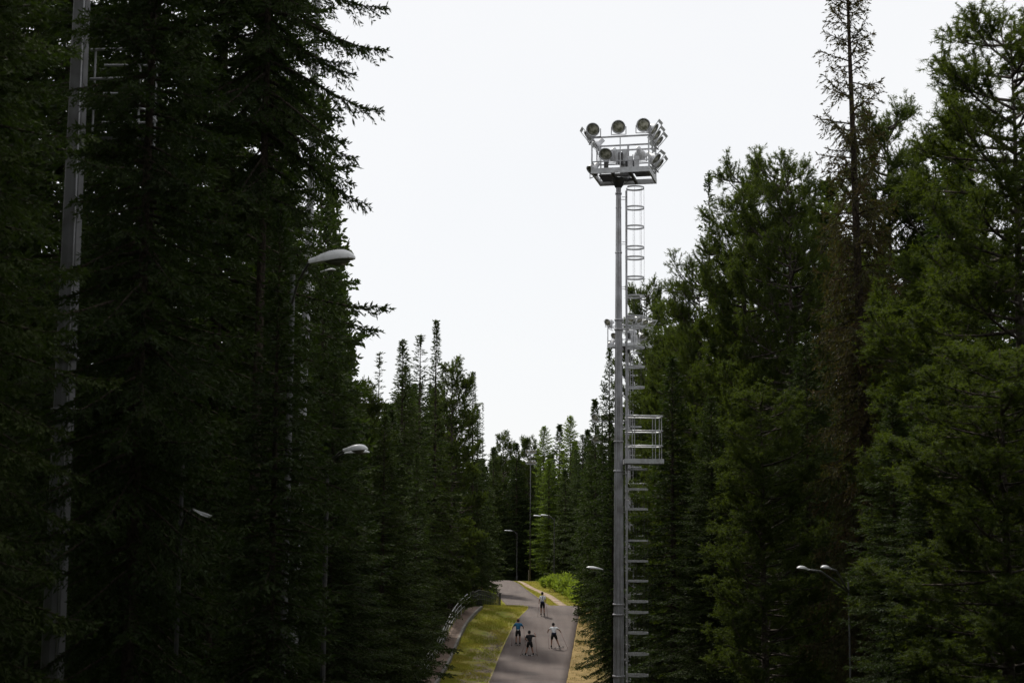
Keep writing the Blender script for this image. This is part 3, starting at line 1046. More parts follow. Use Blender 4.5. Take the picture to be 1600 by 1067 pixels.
# ------------------------------------------------------------------ floodlights and masts
def flood_meshes():
    # dish opening towards -Y (local), origin at hinge below the dish
    rot = Matrix.Rotation(R(90), 3, 'X')    # +Z -> -Y
    sh = MB()
    sh.lathe([(.05, -.30), (.085, -.30), (.09, -.12), (.13, -.10), (.19, -.02), (.225, .07), (.242, .10), (.212, .105), (.202, .07)], 22, rot)
    sh.add([rot @ Vector((.085 * math.cos(a), .085 * math.sin(a), -.298)) for a in np.linspace(0, 2 * math.pi, 12, endpoint=False)], [tuple(range(12))])
    rf = MB()
    rf.lathe([(.202, .068), (.18, -.0), (.12, -.07), (.05, -.10), (.001, -.10)], 22, rot)
    gl = MB()
    gl.lathe([(.001, .074), (.12, .073), (.203, .068), (.203, .060), (.001, .06)], 22, rot)
    br = MB()
    br.bar((-.25, 0, 0), (-.25, 0, -.27), .03, .012).bar((.25, 0, 0), (.25, 0, -.27), .03, .012).bar((-.26, 0, -.275), (.26, 0, -.275), .05, .012)
    vis = MB()
    vis.box((0, -.125, .33), (.56, .012, .10)).box((0, -.125, -.33), (.56, .012, .10)).box((-.26, -.125, 0), (.05, .011, .56)).box((.26, -.125, 0), (.05, .011, .56))
    return sh.mesh('housing', M['steel_pale']), rf.mesh('reflector', M['reflector']), gl.mesh('glass', M['flood_glass']), br.mesh('bracket', M['steel']), vis.mesh('front_frame', M['lamp_shell'])


FL = flood_meshes()


def floodlight(parent, loc, yaw, tilt, visor=False, sc=1.0):
    """yaw 0 = faces -Y; tilt > 0 = looks down"""
    o = link('floodlight', FL[0], parent)
    o.location = loc
    o.rotation_euler = (R(tilt), 0, R(yaw))
    o.scale = (sc, sc, sc)
    for nm, me in (('reflector', FL[1]), ('glass', FL[2])):
        link(nm, me, o)
    b = link('bracket', FL[3], o)
    b.rotation_euler = (R(-tilt), 0, 0)
    if visor: link('front_frame', FL[4], o)
    return o


ZP = lambda py, D=50: at(966, py, D).z


def make_mast(x, y, label):
    z0 = float(hgt(x, y)) - .2
    e = empty('floodlight_mast', (x, y, z0), label, 'floodlight mast', 'floodlight masts along the ski road')
    zz = lambda py: ZP(py) - z0
    ztop = zz(284)
    # tapered polygonal pole
    mb = MB()
    secs = [(-.0, .205), (zz(952), .172), (zz(720), .150), (zz(507), .122), (ztop, .088)]
    mb.tube([(0, 0, a) for a, _ in secs], [r for _, r in secs], 12, True, False)
    mb.build('pole', M['steel'], e)
    for py, r in ((944, .20), (960, .203), (1056, .21), (690, .172), (736, .176), (500, .148), (515, .15), (303, .115), (325, .10), (395, .12)):
        c = MB(); c.lathe([(.05, -.03), (r, -.03), (r, .03), (.05, .03)], 14, Matrix.Translation((0, 0, zz(py)))); c.build('flange', M['steel'], e)
    for px_, py_, r_ in ((-.09, -.14, .012), (.03, -.165, .014)):
        c = MB(); c.tube([(px_ * 1.25, py_ * 1.25, .3), (px_, py_, zz(700)), (px_ * .8, py_ * .8, zz(500)), (px_ * .55, py_ * .55, ztop)], r_, 6); c.build('cable', M['steel_pale'] if px_ < 0 else M['steel'], e)
    # ladder
    lt, lb = zz(296), zz(1100)
    LX = .27
    for sy_ in (-.2, .2):
        for a, b in ((lb, zz(728)), (zz(734), lt)):
            MB().bar((LX, sy_, a), (LX, sy_, b), .04, .02).build('ladder_rail', M['steel'], e)
    nr = int((lt - lb) / .30)
    rung = MB().tube([(LX, -.2, 0), (LX, .2, 0)], .013, 6).mesh('rung', M['steel_pale'])
    for k in range(nr):
        o = link('rung', rung, e); o.location.z = lb + .15 + k * .30
    # stand-offs
    so = MB().bar((.1, -.2, 0), (LX, -.2, 0), .04, .01).bar((.1, .2, 0), (LX, .2, 0), .04, .01).mesh('ladder_bracket', M['steel'])
    for py in (310, 380, 450, 520, 590, 660, 740, 800, 870, 950, 1030):
        o = link('ladder_bracket', so, e); o.location.z = zz(py)
    # cage hoops
    hp = MB(); hp.band(.60, 0, 0, .385, .06, .008, 26, -math.pi * .80, math.pi * .80)
    hp = hp.mesh('cage_hoop', M['steel_pale'])
    for py in (294, 325, 355, 387, 403, 434, 463, 495, 511, 543, 573, 605, 733, 764, 795, 844, 876, 907, 939, 956, 988, 1021, 1054, 1088):
        o = link('cage_hoop', hp, e); o.location.z = zz(py)
        s_ = .86 if py < 650 else 1.0
        o.scale = (s_, s_, 1); o.location.x = .6 * (1 - s_) * .5
    for a_ in (-95, -50, 0, 50, 95):
        for p0, p1, s_ in ((294, 605, .86), (733, 1088, 1.0)):
            a = R(a_); r_ = .378 * s_
            cx = .6 * s_ + .6 * (1 - s_) * .5
            MB().bar((cx + r_ * math.cos(a), r_ * math.sin(a), zz(p1)), (cx + r_ * math.cos(a), r_ * math.sin(a), zz(p0)), .008, .006).build('cage_strap', M['steel_dark'], e)
    # rest platform
    zf = zz(721)
    fl = MB().box((.83, 0, zf), (1.25, 1.0, .03)); fl.build('platform_floor', M['steel_dark'], e)
    ed = MB().box((.83, -.515, zf), (1.31, .03, .16)).box((.83, .515, zf), (1.31, .03, .16)).box((1.47, 0, zf), (.03, 1.0, .162)).box((.19, 0, zf), (.03, 1.0, .162))
    ed.build('platform_edge', M['steel_pale'], e)
    for py in (651, 674, 697):
        z_ = zz(py)
        rl = MB().tube([(.25, -.5, z_), (1.3, -.5, z_), (1.42, -.42, z_), (1.46, -.3, z_), (1.46, .3, z_), (1.42, .42, z_), (1.3, .5, z_), (.25, .5, z_)], .025, 6)
        rl.build('guard_rail', M['steel_pale'], e)
    for q in ((1.2, -.5), (1.42, -.38), (1.42, .38), (1.2, .5), (.5, -.5), (.5, .5)):
        MB().bar((q[0], q[1], zf), (q[0], q[1], zz(651)), .025).build('guard_post', M['steel'], e)
    # head basket
    bk = Matrix.Translation((.2, .0, 0)) @ Matrix.Rotation(R(-13), 4, 'Z')

    def place(o):
        o.matrix_local = bk @ Matrix.Translation(o.location)
        return o
    zz = lambda py: ZP(py, 48.9) - z0
    zb = zz(263.5)
    W, Dp = .98, .92
    place(MB().box((0, -Dp, zb), (2 * W + .06, .06, .18)).box((0, Dp, zb), (2 * W + .06, .06, .18)).box((-W, 0, zb), (.06, 2 * Dp - .06, .178)).box((W, 0, zb), (.06, 2 * Dp - .06, .178)).build('basket_frame', M['steel_pale'], e))
    place(MB().box((-.30, 0, zb - .03), (.08, 2 * Dp - .06, .10)).box((.30, 0, zb - .03), (.08, 2 * Dp - .06, .10)).box((0, -.35, zb - .032), (.52, .08, .09)).box((0, .35, zb - .032), (.52, .08, .09)).build('cross_beam', M['steel_dark'], e))
    slat = MB().box((0, 0, 0), (.5, .035, .03)).mesh('floor_slat', M['steel_dark'])
    for k in range(22):
        for cx_ in (-.63, .63):
            if cx_ > 0 and 14 < k: continue
            if cx_ < 0 and 5 < k < 9: continue
            o = link('floor_slat', slat, e); o.location = (cx_, -.86 + k * .08, zb + .04); place(o)
    zr0, zr1, zr2 = zz(249), zz(232), zz(211)
    for z_, w_ in ((zr0, .035), (zr2, .05)):
        rl = MB().box((0, -Dp, z_), (2 * W + w_, w_, w_)).box((0, Dp, z_), (2 * W + w_, w_, w_)).box((-W, 0, z_), (w_, 2 * Dp - w_, w_)).box((W, 0, z_), (w_, 2 * Dp - w_, w_))
        place(rl.build('basket_rail', M['steel'], e))
    for qx in (-W, 0, W):
        for qy in (-Dp, Dp):
            place(MB().box((qx, qy, (zb + zr2) / 2 + .03), (.045 if qx else .03, .045, zr2 - zb - .14)).build('basket_post', M['steel_pale'], e))
    for qx in (-W, W):
        place(MB().box((qx, .1, (zb + zr2) / 2 + .03), (.04, .04, zr2 - zb - .14)).build('basket_post', M['steel_pale'], e))
    # head cone and gussets below the basket
    mb = MB().lathe([(.09, -.42), (.12, -.40), (.24, -.10), (.24, -.085), (.05, -.085)], 12, Matrix.Translation((0, 0, zb)))
    for k in range(4):
        a = k * math.pi / 2 + .4
        mb.bar((.1 * math.cos(a), .1 * math.sin(a), zb - .38), (.42 * math.cos(a), .42 * math.sin(a), zb - .09), .02, .02)
    place(mb.build('head_socket', M['steel_dark'], e)).location = (0, 0, 0)
    # ballast boxes
    bb = MB().box((0, 0, 0), (.17, .12, .52)).box((0, -.07, .02), (.11, .02, .40)).mesh('ballast_box', M['steel_pale'])
    for q in ((-.22, .1, zb + .72), (.0, .1, zb + .72), (.22, -.05, zb + .42), (.44, -.05, zb + .42), (-.1, .35, zb + .4)):
        o = link('ballast_box', bb, e); o.location = q; place(o)
    dk = MB().box((0, 0, 0), (.14, .13, .42)).mesh('control_box', M['steel_dark'])
    for q in ((-.12, -.05, zb + .62), (.33, .2, zb + .36), (-.62, -.1, zb + .35), (.10, .1, zb + .38)):
        o = link('control_box', dk, e); o.location = q; place(o)
    place(MB().box((.1, .25, (zb + zr2) / 2), (.06, .06, zr2 - zb + .05)).bar((-.9, .25, zr2), (.9, .25, zr2), .05).bar((-.9, .25, zb + .5), (.9, .25, zb + .5), .04).build('equipment_rack', M['steel'], e))
    # floodlights: front three above the rail
    F_ = []
    for lx, dz, t_, yw in ((-.92, .30, 24, -6), (-.05, .34, 20, 4), (.80, .35, 14, 8)):
        F_.append(floodlight(e, (lx, -Dp - .02, zr2 + dz), yw, t_))
    # right side
    for ly, dz, t_ in ((-.62, .30, 34), (-.05, .24, 38), (.55, .20, 42)):
        F_.append(floodlight(e, (W + .08, ly, zr2 + dz), 84, t_, True))
    F_.append(floodlight(e, (W + .10, -.3, zb + .52), 80, 40, True))
    F_.append(floodlight(e, (W + .12, .35, zb + .50), 88, 42, True))
    # left side
    F_.append(floodlight(e, (-W - .12, -.55, zr2 + .20), -72, 38, True))
    F_.append(floodlight(e, (-W - .05, .45, zr2 + .1), -86, 44, True))
    F_.append(floodlight(e, (-.50, -Dp + .08, zb + .62), -4, 34))
    F_.append(floodlight(e, (-W + .0, -Dp + .35, zb + .16), -50, 50))
    # back row
    for lx in (-.45, .42):
        F_.append(floodlight(e, (lx, Dp - .05, zr2 - .18), 176, 32))
    F_.append(floodlight(e, (-.05, .5, zb + .22), 172, 40))
    bpy.context.view_layer.update()
    for f_ in F_:
        m_ = f_.matrix_local.copy(); f_.matrix_local = bk @ m_
    return e


mast_xy = at(966, 950, 50)
mast = make_mast(mast_xy.x, 50, 'tall galvanised floodlight mast with caged ladder standing right of the road')
mast.rotation_euler.y = R(.15)
m2 = copy_tree(mast)
p2 = at(979, 600, 81)
m2.location = (p2.x, 81, float(hgt(p2.x, 81)) - .2); m2.scale = (.93, .93, .905); m2.rotation_euler.z = R(-28)
m2['label'] = 'second floodlight mast half hidden behind the ladder cage of the first'
p3 = at(106, 500, 23); z3 = float(hgt(p3.x, 23)) - .2
m3 = empty('floodlight_mast', (p3.x, 23, z3), 'near grey mast at the far left edge, its top outside the frame', 'floodlight mast', 'floodlight masts along the ski road')
MB().tube([(0, 0, 0), (0, 0, 8), (0, 0, 21)], [.20, .165, .11], 8, True, False).build('pole', M['old_pole'], m3)
for py in (545, 560, 640):
    MB().lathe([(.05, -.02), (.205, -.02), (.205, .02), (.05, .02)], 12, Matrix.Translation((0, 0, at(106, py, 23).z - z3))).build('flange', M['old_pole'], m3)
MB().tube([(.10, -.15, .3), (.06, -.11, 20)], .012, 5).build('cable', M['steel'], m3)
for py in (72, 118, 165):
    zq = at(106, py, 23).z - z3
    MB().tube([(.12, .2, zq), (.95, .1, zq), (1.05, .2, zq), (1.05, .9, zq), (.9, 1.0, zq), (.12, 1.0, zq)], .022, 6).build('guard_rail', M['steel'], m3)
zq = at(106, 212, 23).z - z3
MB().box((.6, .6, zq), (.95, .9, .05)).build('platform_floor', M['steel_dark'], m3)
for q in ((.95, .15), (1.03, .9), (.2, .2)):
    MB().bar((q[0], q[1], zq), (q[0], q[1], at(106, 72, 23).z - z3), .025).build('guard_post', M['steel'], m3)


def far_pole(px, py_top, D, label):
    p = at(px, py_top, D); z0 = float(hgt(p.x, D)) - .2; h = p.z - z0
    e = empty('floodlight_pole', (p.x, D, z0), label, 'floodlight pole', 'small distant floodlight poles')
    MB().tube([(0, 0, 0), (0, 0, h)], [.085, .05], 8).build('pole', M['steel_dark'], e)
    for dz in (0, -1.5):
        MB().bar((-.55, 0, h + dz - .25), (.55, 0, h + dz - .25), .07).build('crossbar', M['steel'], e)
        for lx in (-.45, .15, .5):
            floodlight(e, (lx, -.05, h + dz), random.choice((-40, -20, 15, 50)), 25, sc=1.25)
    return e


far_pole(829, 705, 206, 'distant floodlight pole with two tiers in front of the far pines')
far_pole(941, 652, 104, 'floodlight pole with two tiers among the branches left of the central mast')
far_pole(801, 754, 240, 'farthest floodlight pole, only two small lights showing in the shade')


# ------------------------------------------------------------------ street lamps
def head_meshes():
    # cobra head pointing +X from tail at origin, length .85
    N = 12
    xs = [0, .04, .12, .25, .40, .55, .68, .78, .84, .86]
    wy = [.035, .04, .05, .085, .125, .148, .145, .115, .06, .01]
    hu = [.035, .04, .05, .075, .095, .10, .09, .065, .03, .005]
    vs = []
    for i, x in enumerate(xs):
        for k in range(N + 1):
            a = math.pi * k / N
            vs.append((x, wy[i] * math.cos(a), hu[i] * math.sin(a)))
    n_ = N + 1
    fs = [(i * n_ + k, i * n_ + k + 1, (i + 1) * n_ + k + 1, (i + 1) * n_ + k) for i in range(len(xs) - 1) for k in range(N)]
    sh = MB().add(vs, fs, True)
    # underside rim
    und = [(xs[i], s * wy[i], -.012) for s in (1, -1) for i in range(len(xs))]
    m = len(xs)
    fs2 = [(i, i + 1, m + i + 1, m + i) for i in range(m - 1)]
    sh.add(und, fs2)
    for s in (1, -1):
        rim = [(xs[i], s * wy[i], 0) for i in range(m)] + [(xs[i], s * wy[i], -.012) for i in range(m)]
        sh.add(rim, [(i, i + 1, m + i + 1, m + i) for i in range(m - 1)])
    ln = MB()
    lx = [.28, .34, .45, .56, .66, .73, .76]; lw = [.02, .075, .105, .115, .10, .06, .01]; ld = [0, .02, .045, .052, .045, .022, 0]
    vs = []
    for i, x in enumerate(lx):
        for k in range(9):
            a = math.pi * k / 8
            vs.append((x, lw[i] * math.cos(a), -.014 - ld[i] * math.sin(a)))
    ln.add(vs, [(i * 9 + k, i * 9 + k + 1, (i + 1) * 9 + k + 1, (i + 1) * 9 + k) for i in range(6) for k in range(8)], True)
    return sh.mesh('lamp_head', M['lamp_shell']), ln.mesh('lens', M['lamp_lens'])


HD = head_meshes()
led = MB().add([(0, -.05, .02), (0, .05, .02), (.8, .16, .03), (.8, -.16, .03), (0, -.05, -.02), (0, .05, -.02), (.45, .15, -.09), (.45, -.15, -.09), (.74, .14, -.09), (.74, -.14, -.09)],
               [(0, 1, 2, 3), (4, 7, 6, 5), (7, 9, 8, 6), (0, 3, 9, 7, 4), (1, 5, 6, 8, 2), (2, 8, 9, 3), (0, 4, 5, 1)]).mesh('lamp_head', M['lamp_shell'])
led_l = MB().box((.6, 0, -.094), (.24, .22, .006)).mesh('lens', M['lamp_lens'])


def street_lamp(px, D, heads, label, r=(.085, .05), htop=None, m='old_pole', group='street lamps along the ski road', tilt=0, flat=False):
    """heads: list of (tail px, tail py, yaw deg from +X, pitch up deg, depth offset, scale)"""
    zt = max(at(a, b, D).z for a, b, *_ in heads)
    x = at(px, heads[0][1], D).x
    z0 = float(hgt(x, D)) - .15
    top = (htop if htop is not None else zt - .25) - z0
    e = empty('street_lamp', (x, D, z0), label, 'street lamp', group)
    MB().tube([(0, 0, 0), (0, 0, top)], r, 10, True, False).build('pole', M[m], e)
    MB().lathe([(.02, .1), (r[0] + .06, .1), (r[0] + .06, .9), (r[0] + .02, .95)], 10).build('base', M[m], e)
    for a, b, yaw, pit, dy, sc in heads:
        p = at(a, b, D + dy) - Vector((x, D, z0))
        jz = min(top - .05, p.z - .12)
        mb = MB().tube([(0, 0, jz - .25), (p.x * .35, p.y * .35, jz + .02), (p.x * .7, p.y * .7, p.z - .04), (p.x, p.y, p.z)], .026, 7)
        mb.build('arm', M[m], e)
        h = link('lamp_head', led if flat else HD[0], e)
        h.location = p; h.rotation_euler = (0, R(-pit), R(yaw)); h.scale = sc if isinstance(sc, tuple) else (sc, sc, sc)
        link('lens', led_l if flat else HD[1], h)
    e.rotation_euler.y = R(tilt)
    return e


street_lamp(458, 28.2, [(483, 410, -8, 5, -2.4, (.98, 1.15, 1.75))], 'large white lamp head seen from below against the sky at upper left')
street_lamp(512, 44, [(536, 704, -6, 4, -3.0, (.82, 1, 1.5)), (538, 708, 4, 3, -2.8, .82)], 'white lamp head halfway down the dark left trees', r=(.09, .06), m='steel_dark')
street_lamp(283, 23.3, [(303, 796, -4, -20, -.4, .36)], 'flat angular white lamp low among the left spruces', r=(.038, .03), flat=True, m='steel_dark', htop=at(283, 700, 23.3).z)
street_lamp(975, 75, [(943, 890, 176, 8, -.5, 1.0)], 'white lamp head reaching left from behind the central mast')
street_lamp(866, 190, [(845, 806, 178, 3, -1.2, 1.1), (856, 805, 175, 3, .8, 1.1)], 'distant pair of lamp heads on one long arm over the bend', m='steel_dark')
street_lamp(808, 222, [(797, 829, 178, 3, -1.0, 1.0), (801, 829, 178, 3, 1.0, 1.0)], 'farthest and dimmest lamp head over the road end', m='steel_dark')
street_lamp(1325, 36.2, [(1264, 890, 212, 8, -.8, (.42, .6, .7)), (1299, 889, 218, 8, -.8, (.40, .6, .7))], 'pair of white lamp heads deep in the right hand trees', r=(.026, .02))
street_lamp(470, 46, [(492, 424, -30, 3, -.6, .6)], 'thick round pole with a small lamp, passing up through the left trees', r=(.15, .098), htop=at(486, -60, 46).z, tilt=.75, m='steel')

# ------------------------------------------------------------------ posts
p = at(781, 945, 134)
z0 = float(hgt(p.x, 134))
e = empty('marker_post', (p.x, 134, z0 - .1), 'dark wooden post at the end of the railing', 'post')
MB().box((0, 0, .75), (.16, .16, 1.5)).build('shaft', M['steel_dark'], e)
MB().box((.02, 0, 1.56), (.24, .22, .1)).build('cap', M['steel_dark'], e)
p = at(826, 905, 206)
z0 = float(hgt(p.x, 206))
e = empty('marker_post', (p.x, 206, z0 - .1), 'thin pale post at the top of the sandy path', 'post')
MB().box((0, 0, .8), (.09, .09, 1.6)).build('shaft', M['concrete'], e)
MB().box((0, -.02, 1.63), (.16, .06, .08)).build('cap', M['concrete'], e)

# ------------------------------------------------------------------ walkway with railing
e = empty('retaining_walkway', (0, 0, 0), 'narrow brown topped concrete walkway curving up the left bank', 'walkway')
wys = np.concatenate([np.arange(66, 104, 2.), np.arange(104, 116.3, .75)])
wz = lambda y: float(prof(y)) + .22
HW = .40
edges = []
for i, y in enumerate(wys[:-1]):
    pass
# deck made of separate cast slabs with recessed joints; side wall and kerb segments
segs = np.concatenate([np.arange(66, 104, 2.0), np.arange(104, 116.5, 1.5)])
def wpt(y, off):
    dx = float(wx(y + .3) - wx(y - .3)) / .6
    n_ = Vector((1, -dx, 0)).normalized()
    return Vector((float(wx(y)), y, wz(y))) + n_ * off


for i in range(len(segs) - 1):
    a, b = segs[i] + .012, segs[i + 1] - .012
    mb = MB()
    q = [wpt(a, -HW), wpt(a, HW), wpt(b, HW), wpt(b, -HW)]
    dn = Vector((0, 0, -.10))
    mb.add([*q, *[k + dn for k in q]], [(0, 1, 2, 3), (4, 7, 6, 5), (0, 4, 5, 1), (1, 5, 6, 2), (2, 6, 7, 3), (3, 7, 4, 0)])
    mb.build('deck_slab', M['wood'], e)
    mb = MB()
    up = Vector((0, 0, .05)); dn = Vector((0, 0, -.75))
    q = [wpt(a, HW + .004), wpt(a, HW + .16), wpt(b, HW + .16), wpt(b, HW + .004)]
    mb.add([*[k + up for k in q], *[k + dn for k in q]], [(0, 1, 2, 3), (4, 7, 6, 5), (0, 4, 5, 1), (1, 5, 6, 2), (2, 6, 7, 3), (3, 7, 4, 0)])
    mb.build('wall_segment', M['concrete'], e)
mb = MB()
for a, b in zip(wys[:-1], wys[1:]):
    q = [wpt(a, -HW - .02), wpt(a, HW - .02), wpt(b, HW - .02), wpt(b, -HW - .02)]
    mb.add([*[k - Vector((0, 0, .105)) for k in q], *[k - Vector((0, 0, 2.2)) for k in q]], [(0, 1, 2, 3), (0, 4, 5, 1), (1, 5, 6, 2), (2, 6, 7, 3), (3, 7, 4, 0)])
mb.build('retaining_wall', M['concrete'], e)

e = empty('railing', (0, 0, 0), 'grey metal railing with three rails bending over the left bank', 'railing')
pts = [wpt(y, -HW + .05) for y in np.concatenate([np.arange(84, 104, 2.), np.arange(104, 115.9, 1.2), [115.8]])]
tail = []
for k in range(1, 13):
    t_ = k / 12
    y = 115.8 + t_ * 17.5
    x = pts[-1].x if k == 0 else (pts[len(pts) - 1].x + t_ * (at(779, 940, 133.3).x - wpt(115.8, -HW + .05).x))
    tail.append((x, y))
base0 = pts[-1].copy()
tail = [Vector((base0.x + (k / 16) * (at(779, 940, 133.3).x - base0.x), 115.8 + (k / 16) * 17.5, 0)) for k in range(1, 17)]
for q in tail: q.z = float(hgt(q.x, q.y)) + .1
allp = pts + tail
for hh, r_, nm in ((1.15, .038, 'handrail'), (.80, .024, 'lower_rail'), (.45, .024, 'lower_rail')):
    MB().tube([Vector((q.x, q.y, q.z + hh)) for q in pts], r_, 7).build(nm, M['steel_pale'], e)
    MB().tube([Vector((q.x, q.y, q.z + hh - .002)) for q in allp[len(pts) - 1:]], r_ * .95, 7).build(nm, M['steel_dark'], e)
post = MB().box((0, 0, .56), (.045, .045, 1.12)).mesh('post', M['steel'])
post_dark = MB().box((0, 0, .56), (.045, .045, 1.12)).mesh('post', M['steel_dark'])
for i_, q in enumerate(allp):
    o = link('post', post if i_ < len(pts) else post_dark, e); o.location = q
bal = MB().tube([(0, 0, .05), (0, 0, 1.13)], .010, 5).mesh('baluster', M['steel_dark'])
for i in range(len(pts) - 1, len(allp) - 1):
    for k in range(1, 4):
        q = allp[i].lerp(allp[i + 1], k / 4)
        o = link('baluster', bal, e); o.location = q


# ------------------------------------------------------------------ roller skiers
SK = mat('skin', (.36, .19, .13), .6)
HAIR = mat('dark_hair', (.02, .015, .012), .7)
BLK = mat('black_fabric', (.008, .008, .010), .9, 0, (20, (.014, .014, .016), .4, .6))
WHT = mat('white_fabric', (.85, .85, .87), .8, 0, (14, (.74, .74, .77), .4, .6))
BLU = mat('blue_fabric', (.015, .16, .30), .75, 0, (14, (.01, .11, .24), .4, .6))
NAVY = mat('navy_fabric', (.03, .035, .09), .8)
REDC = mat('dark_red_cap', (.10, .02, .02), .7)
POLE_M = mat('ski_pole_shaft', (.16, .05, .045), .5)
WHL = mat('black_rubber', (.02, .02, .02), .8)
ALU = mat('bare_aluminium', (.6, .6, .62), .3, .6)


def skin_mesh(name, verts, edges, radii, m, root=0, lvl=1, extra=None):
    me = bpy.data.meshes.new(name + '_skeleton')
    me.from_pydata([tuple(v) for v in verts], edges, [])
    o = bpy.data.objects.new(name + '_tmp', me)
    COL.objects.link(o)
    md = o.modifiers.new('skin', 'SKIN'); md.use_smooth_shade = True
    for i, r in enumerate(radii):
        sv = me.skin_vertices[0].data[i]
        rr_ = r if isinstance(r, tuple) else (r, r)
        sv.radius = rr_
        sv.use_root = (i == root)
    sb = o.modifiers.new('sub', 'SUBSURF'); sb.levels = lvl; sb.render_levels = lvl
    dg = bpy.context.evaluated_depsgraph_get()
    res = bpy.data.meshes.new_from_object(o.evaluated_get(dg))
    bpy.data.objects.remove(o)
    if extra:
        bm = bmesh.new(); bm.from_mesh(res)
        for c, sx, sy, sz_, seg in extra:
            r_ = bmesh.ops.create_icosphere(bm, subdivisions=seg, radius=1)
            bmesh.ops.scale(bm, vec=(sx, sy, sz_), verts=r_['verts'])
            bmesh.ops.translate(bm, vec=c, verts=r_['verts'])
        for f_ in bm.faces: f_.smooth = True
        bm.to_mesh(res); bm.free()
    res.name = name
    res.materials.clear(); res.materials.append(m)
    return res


def skier(loc, J, shirt, shorts, cap, label, hm, bag=None, lean=0):
    """J: joints in local coordinates, +Y = direction of travel, feet on the skis at z = .09"""
    e = empty('person', loc, label, 'person', 'roller skiers on the road')
    V = {k: Vector(v) for k, v in J.items()}
    names, vs, rad, ed = [], [], [], []

    def add(n_, p, r, parent=None):
        names.append(n_); vs.append(Vector(p)); rad.append(r)
        if parent is not None: ed.append((names.index(parent), len(names) - 1))
    add('pelvis', V['pelvis'], (.125, .10))
    add('waist', V['pelvis'].lerp(V['chest'], .45), (.115, .09), 'pelvis')
    add('chest', V['chest'], (.145, .105), 'waist')
    add('neck', V['neck'], .052, 'chest')
    add('skull', V['neck'].lerp(V['head'], .6), .06, 'neck')
    for s in ('l', 'r'):
        add('sh' + s, V['sh' + s], .062, 'chest')
        add('el' + s, V['el' + s], .042, 'sh' + s)
        add('wr' + s, V['ha' + s].lerp(V['el' + s], .22), .03, 'el' + s)
        add('pa' + s, V['ha' + s], (.036, .022), 'wr' + s)
        d = (V['ha' + s] - V['el' + s]).normalized()
        sx = 1 if s == 'r' else -1
        for k in range(4):
            off = Vector((0, 0, .025 - .017 * k))
            b = V['ha' + s] + d * .03 + off
            L = (.052, .06, .055, .042)[k]
            add(f'f{k}a{s}', b + d * L * .55, .010, 'pa' + s)
            add(f'f{k}b{s}', b + d * L * .65 + Vector((-sx * .035, 0, 0)), .009, f'f{k}a{s}')
        add('th' + s, V['ha' + s] + Vector((-sx * .04, .01, .03)), .011, 'pa' + s)
        add('hip' + s, V['hip' + s], .098, 'pelvis')
        add('kn' + s, V['kn' + s], .06, 'hip' + s)
        add('ca' + s, V['kn' + s].lerp(V['an' + s], .35), .058, 'kn' + s)
        add('an' + s, V['an' + s], .038, 'ca' + s)
        add('to' + s, V['an' + s] + V.get('td' + s, Vector((0, .17, -.05))), .032, 'an' + s)
    hd = V['head']
    extra = [(hd, .078, .098, .115, 2), (hd + Vector((.08, 0, -.01)), .012, .02, .032, 1), (hd + Vector((-.08, 0, -.01)), .012, .02, .032, 1),
             (hd + Vector((0, .10, -.015)), .014, .022, .022, 1), (hd + Vector((0, .085, -.06)), .026, .012, .010, 1),
             (hd + Vector((.03, .086, .012)), .012, .01, .008, 1), (hd + Vector((-.03, .086, .012)), .012, .01, .008, 1)]
    link('body', skin_mesh('body', vs, ed, rad, SK, 0, 1, extra), e)
    # shirt
    P = V['pelvis'].lerp(V['chest'], -.02)
    sv = [P, V['pelvis'].lerp(V['chest'], .5), V['chest'], V['chest'].lerp(V['neck'], .55)]
    sr = [(.155, .125), (.145, .118), (.172, .132), .085]
    se = [(0, 1), (1, 2), (2, 3)]
    for s in ('l', 'r'):
        b = len(sv)
        sv += [V['sh' + s], V['sh' + s].lerp(V['el' + s], .78)]
        sr += [.085, .062]
        se += [(2, b), (b, b + 1)]
    link('shirt', skin_mesh('shirt', sv, se, sr, shirt), e)
    hv = [V['pelvis'].lerp(V['chest'], .35), V['pelvis']]; hr = [(.138, .112), (.155, .13)]; he = [(0, 1)]
    for s in ('l', 'r'):
        b = len(hv)
        hv += [V['hip' + s], V['hip' + s].lerp(V['kn' + s], .82)]
        hr += [.118, .088]; he += [(1, b), (b, b + 1)]
    link('shorts', skin_mesh('shorts', hv, he, hr, shorts, 1), e)
    for s in ('l', 'r'):
        a = V['an' + s]; td = V.get('td' + s, Vector((0, .17, -.05)))
        sh_ = skin_mesh('shoe', [a + Vector((0, -.02, .05)), a + Vector((0, -.02, -.035)), a + td * .75 + Vector((0, 0, -.012)), a + td * 1.15], [(0, 1), (1, 2), (2, 3)], [.056, .055, .046, .034], M['shoe'] if 'shoe' in M else BLK, 1)
        link('shoe', sh_, e)
    mb = MB()
    mb.lathe([(.093, -.035), (.102, .0), (.096, .05), (.07, .095), (.035, .118), (.001, .125)], 14, Matrix.Translation(hd + Vector((0, -.008, .012))))
    if cap == 'helmet':
        for k in (-1, 0, 1):
            mb.box(hd + Vector((k * .045, -.01, .125)), (.02, .15, .02))
    link('helmet' if cap == 'helmet' else 'cap', mb.mesh('cap', hm), e)
    MB().lathe([(.084, -.075), (.096, -.03), (.094, .01), (.08, .02)], 12, Matrix.Translation(hd + Vector((0, -.014, 0)))).build('hair', HAIR, e)
    if bag:
        mb = MB().lathe([(.155, -.05), (.172, -.03), (.172, .03), (.155, .05)], 16, Matrix.Translation(V['pelvis'].lerp(V['chest'], .25)) @ Matrix.Diagonal((1, .85, 1, 1)))
        mb.box(V['pelvis'].lerp(V['chest'], .25) + Vector((0, -.17, 0)), (.16, .08, .09))
        mb.build('waist_bag', bag, e)
    return e, V


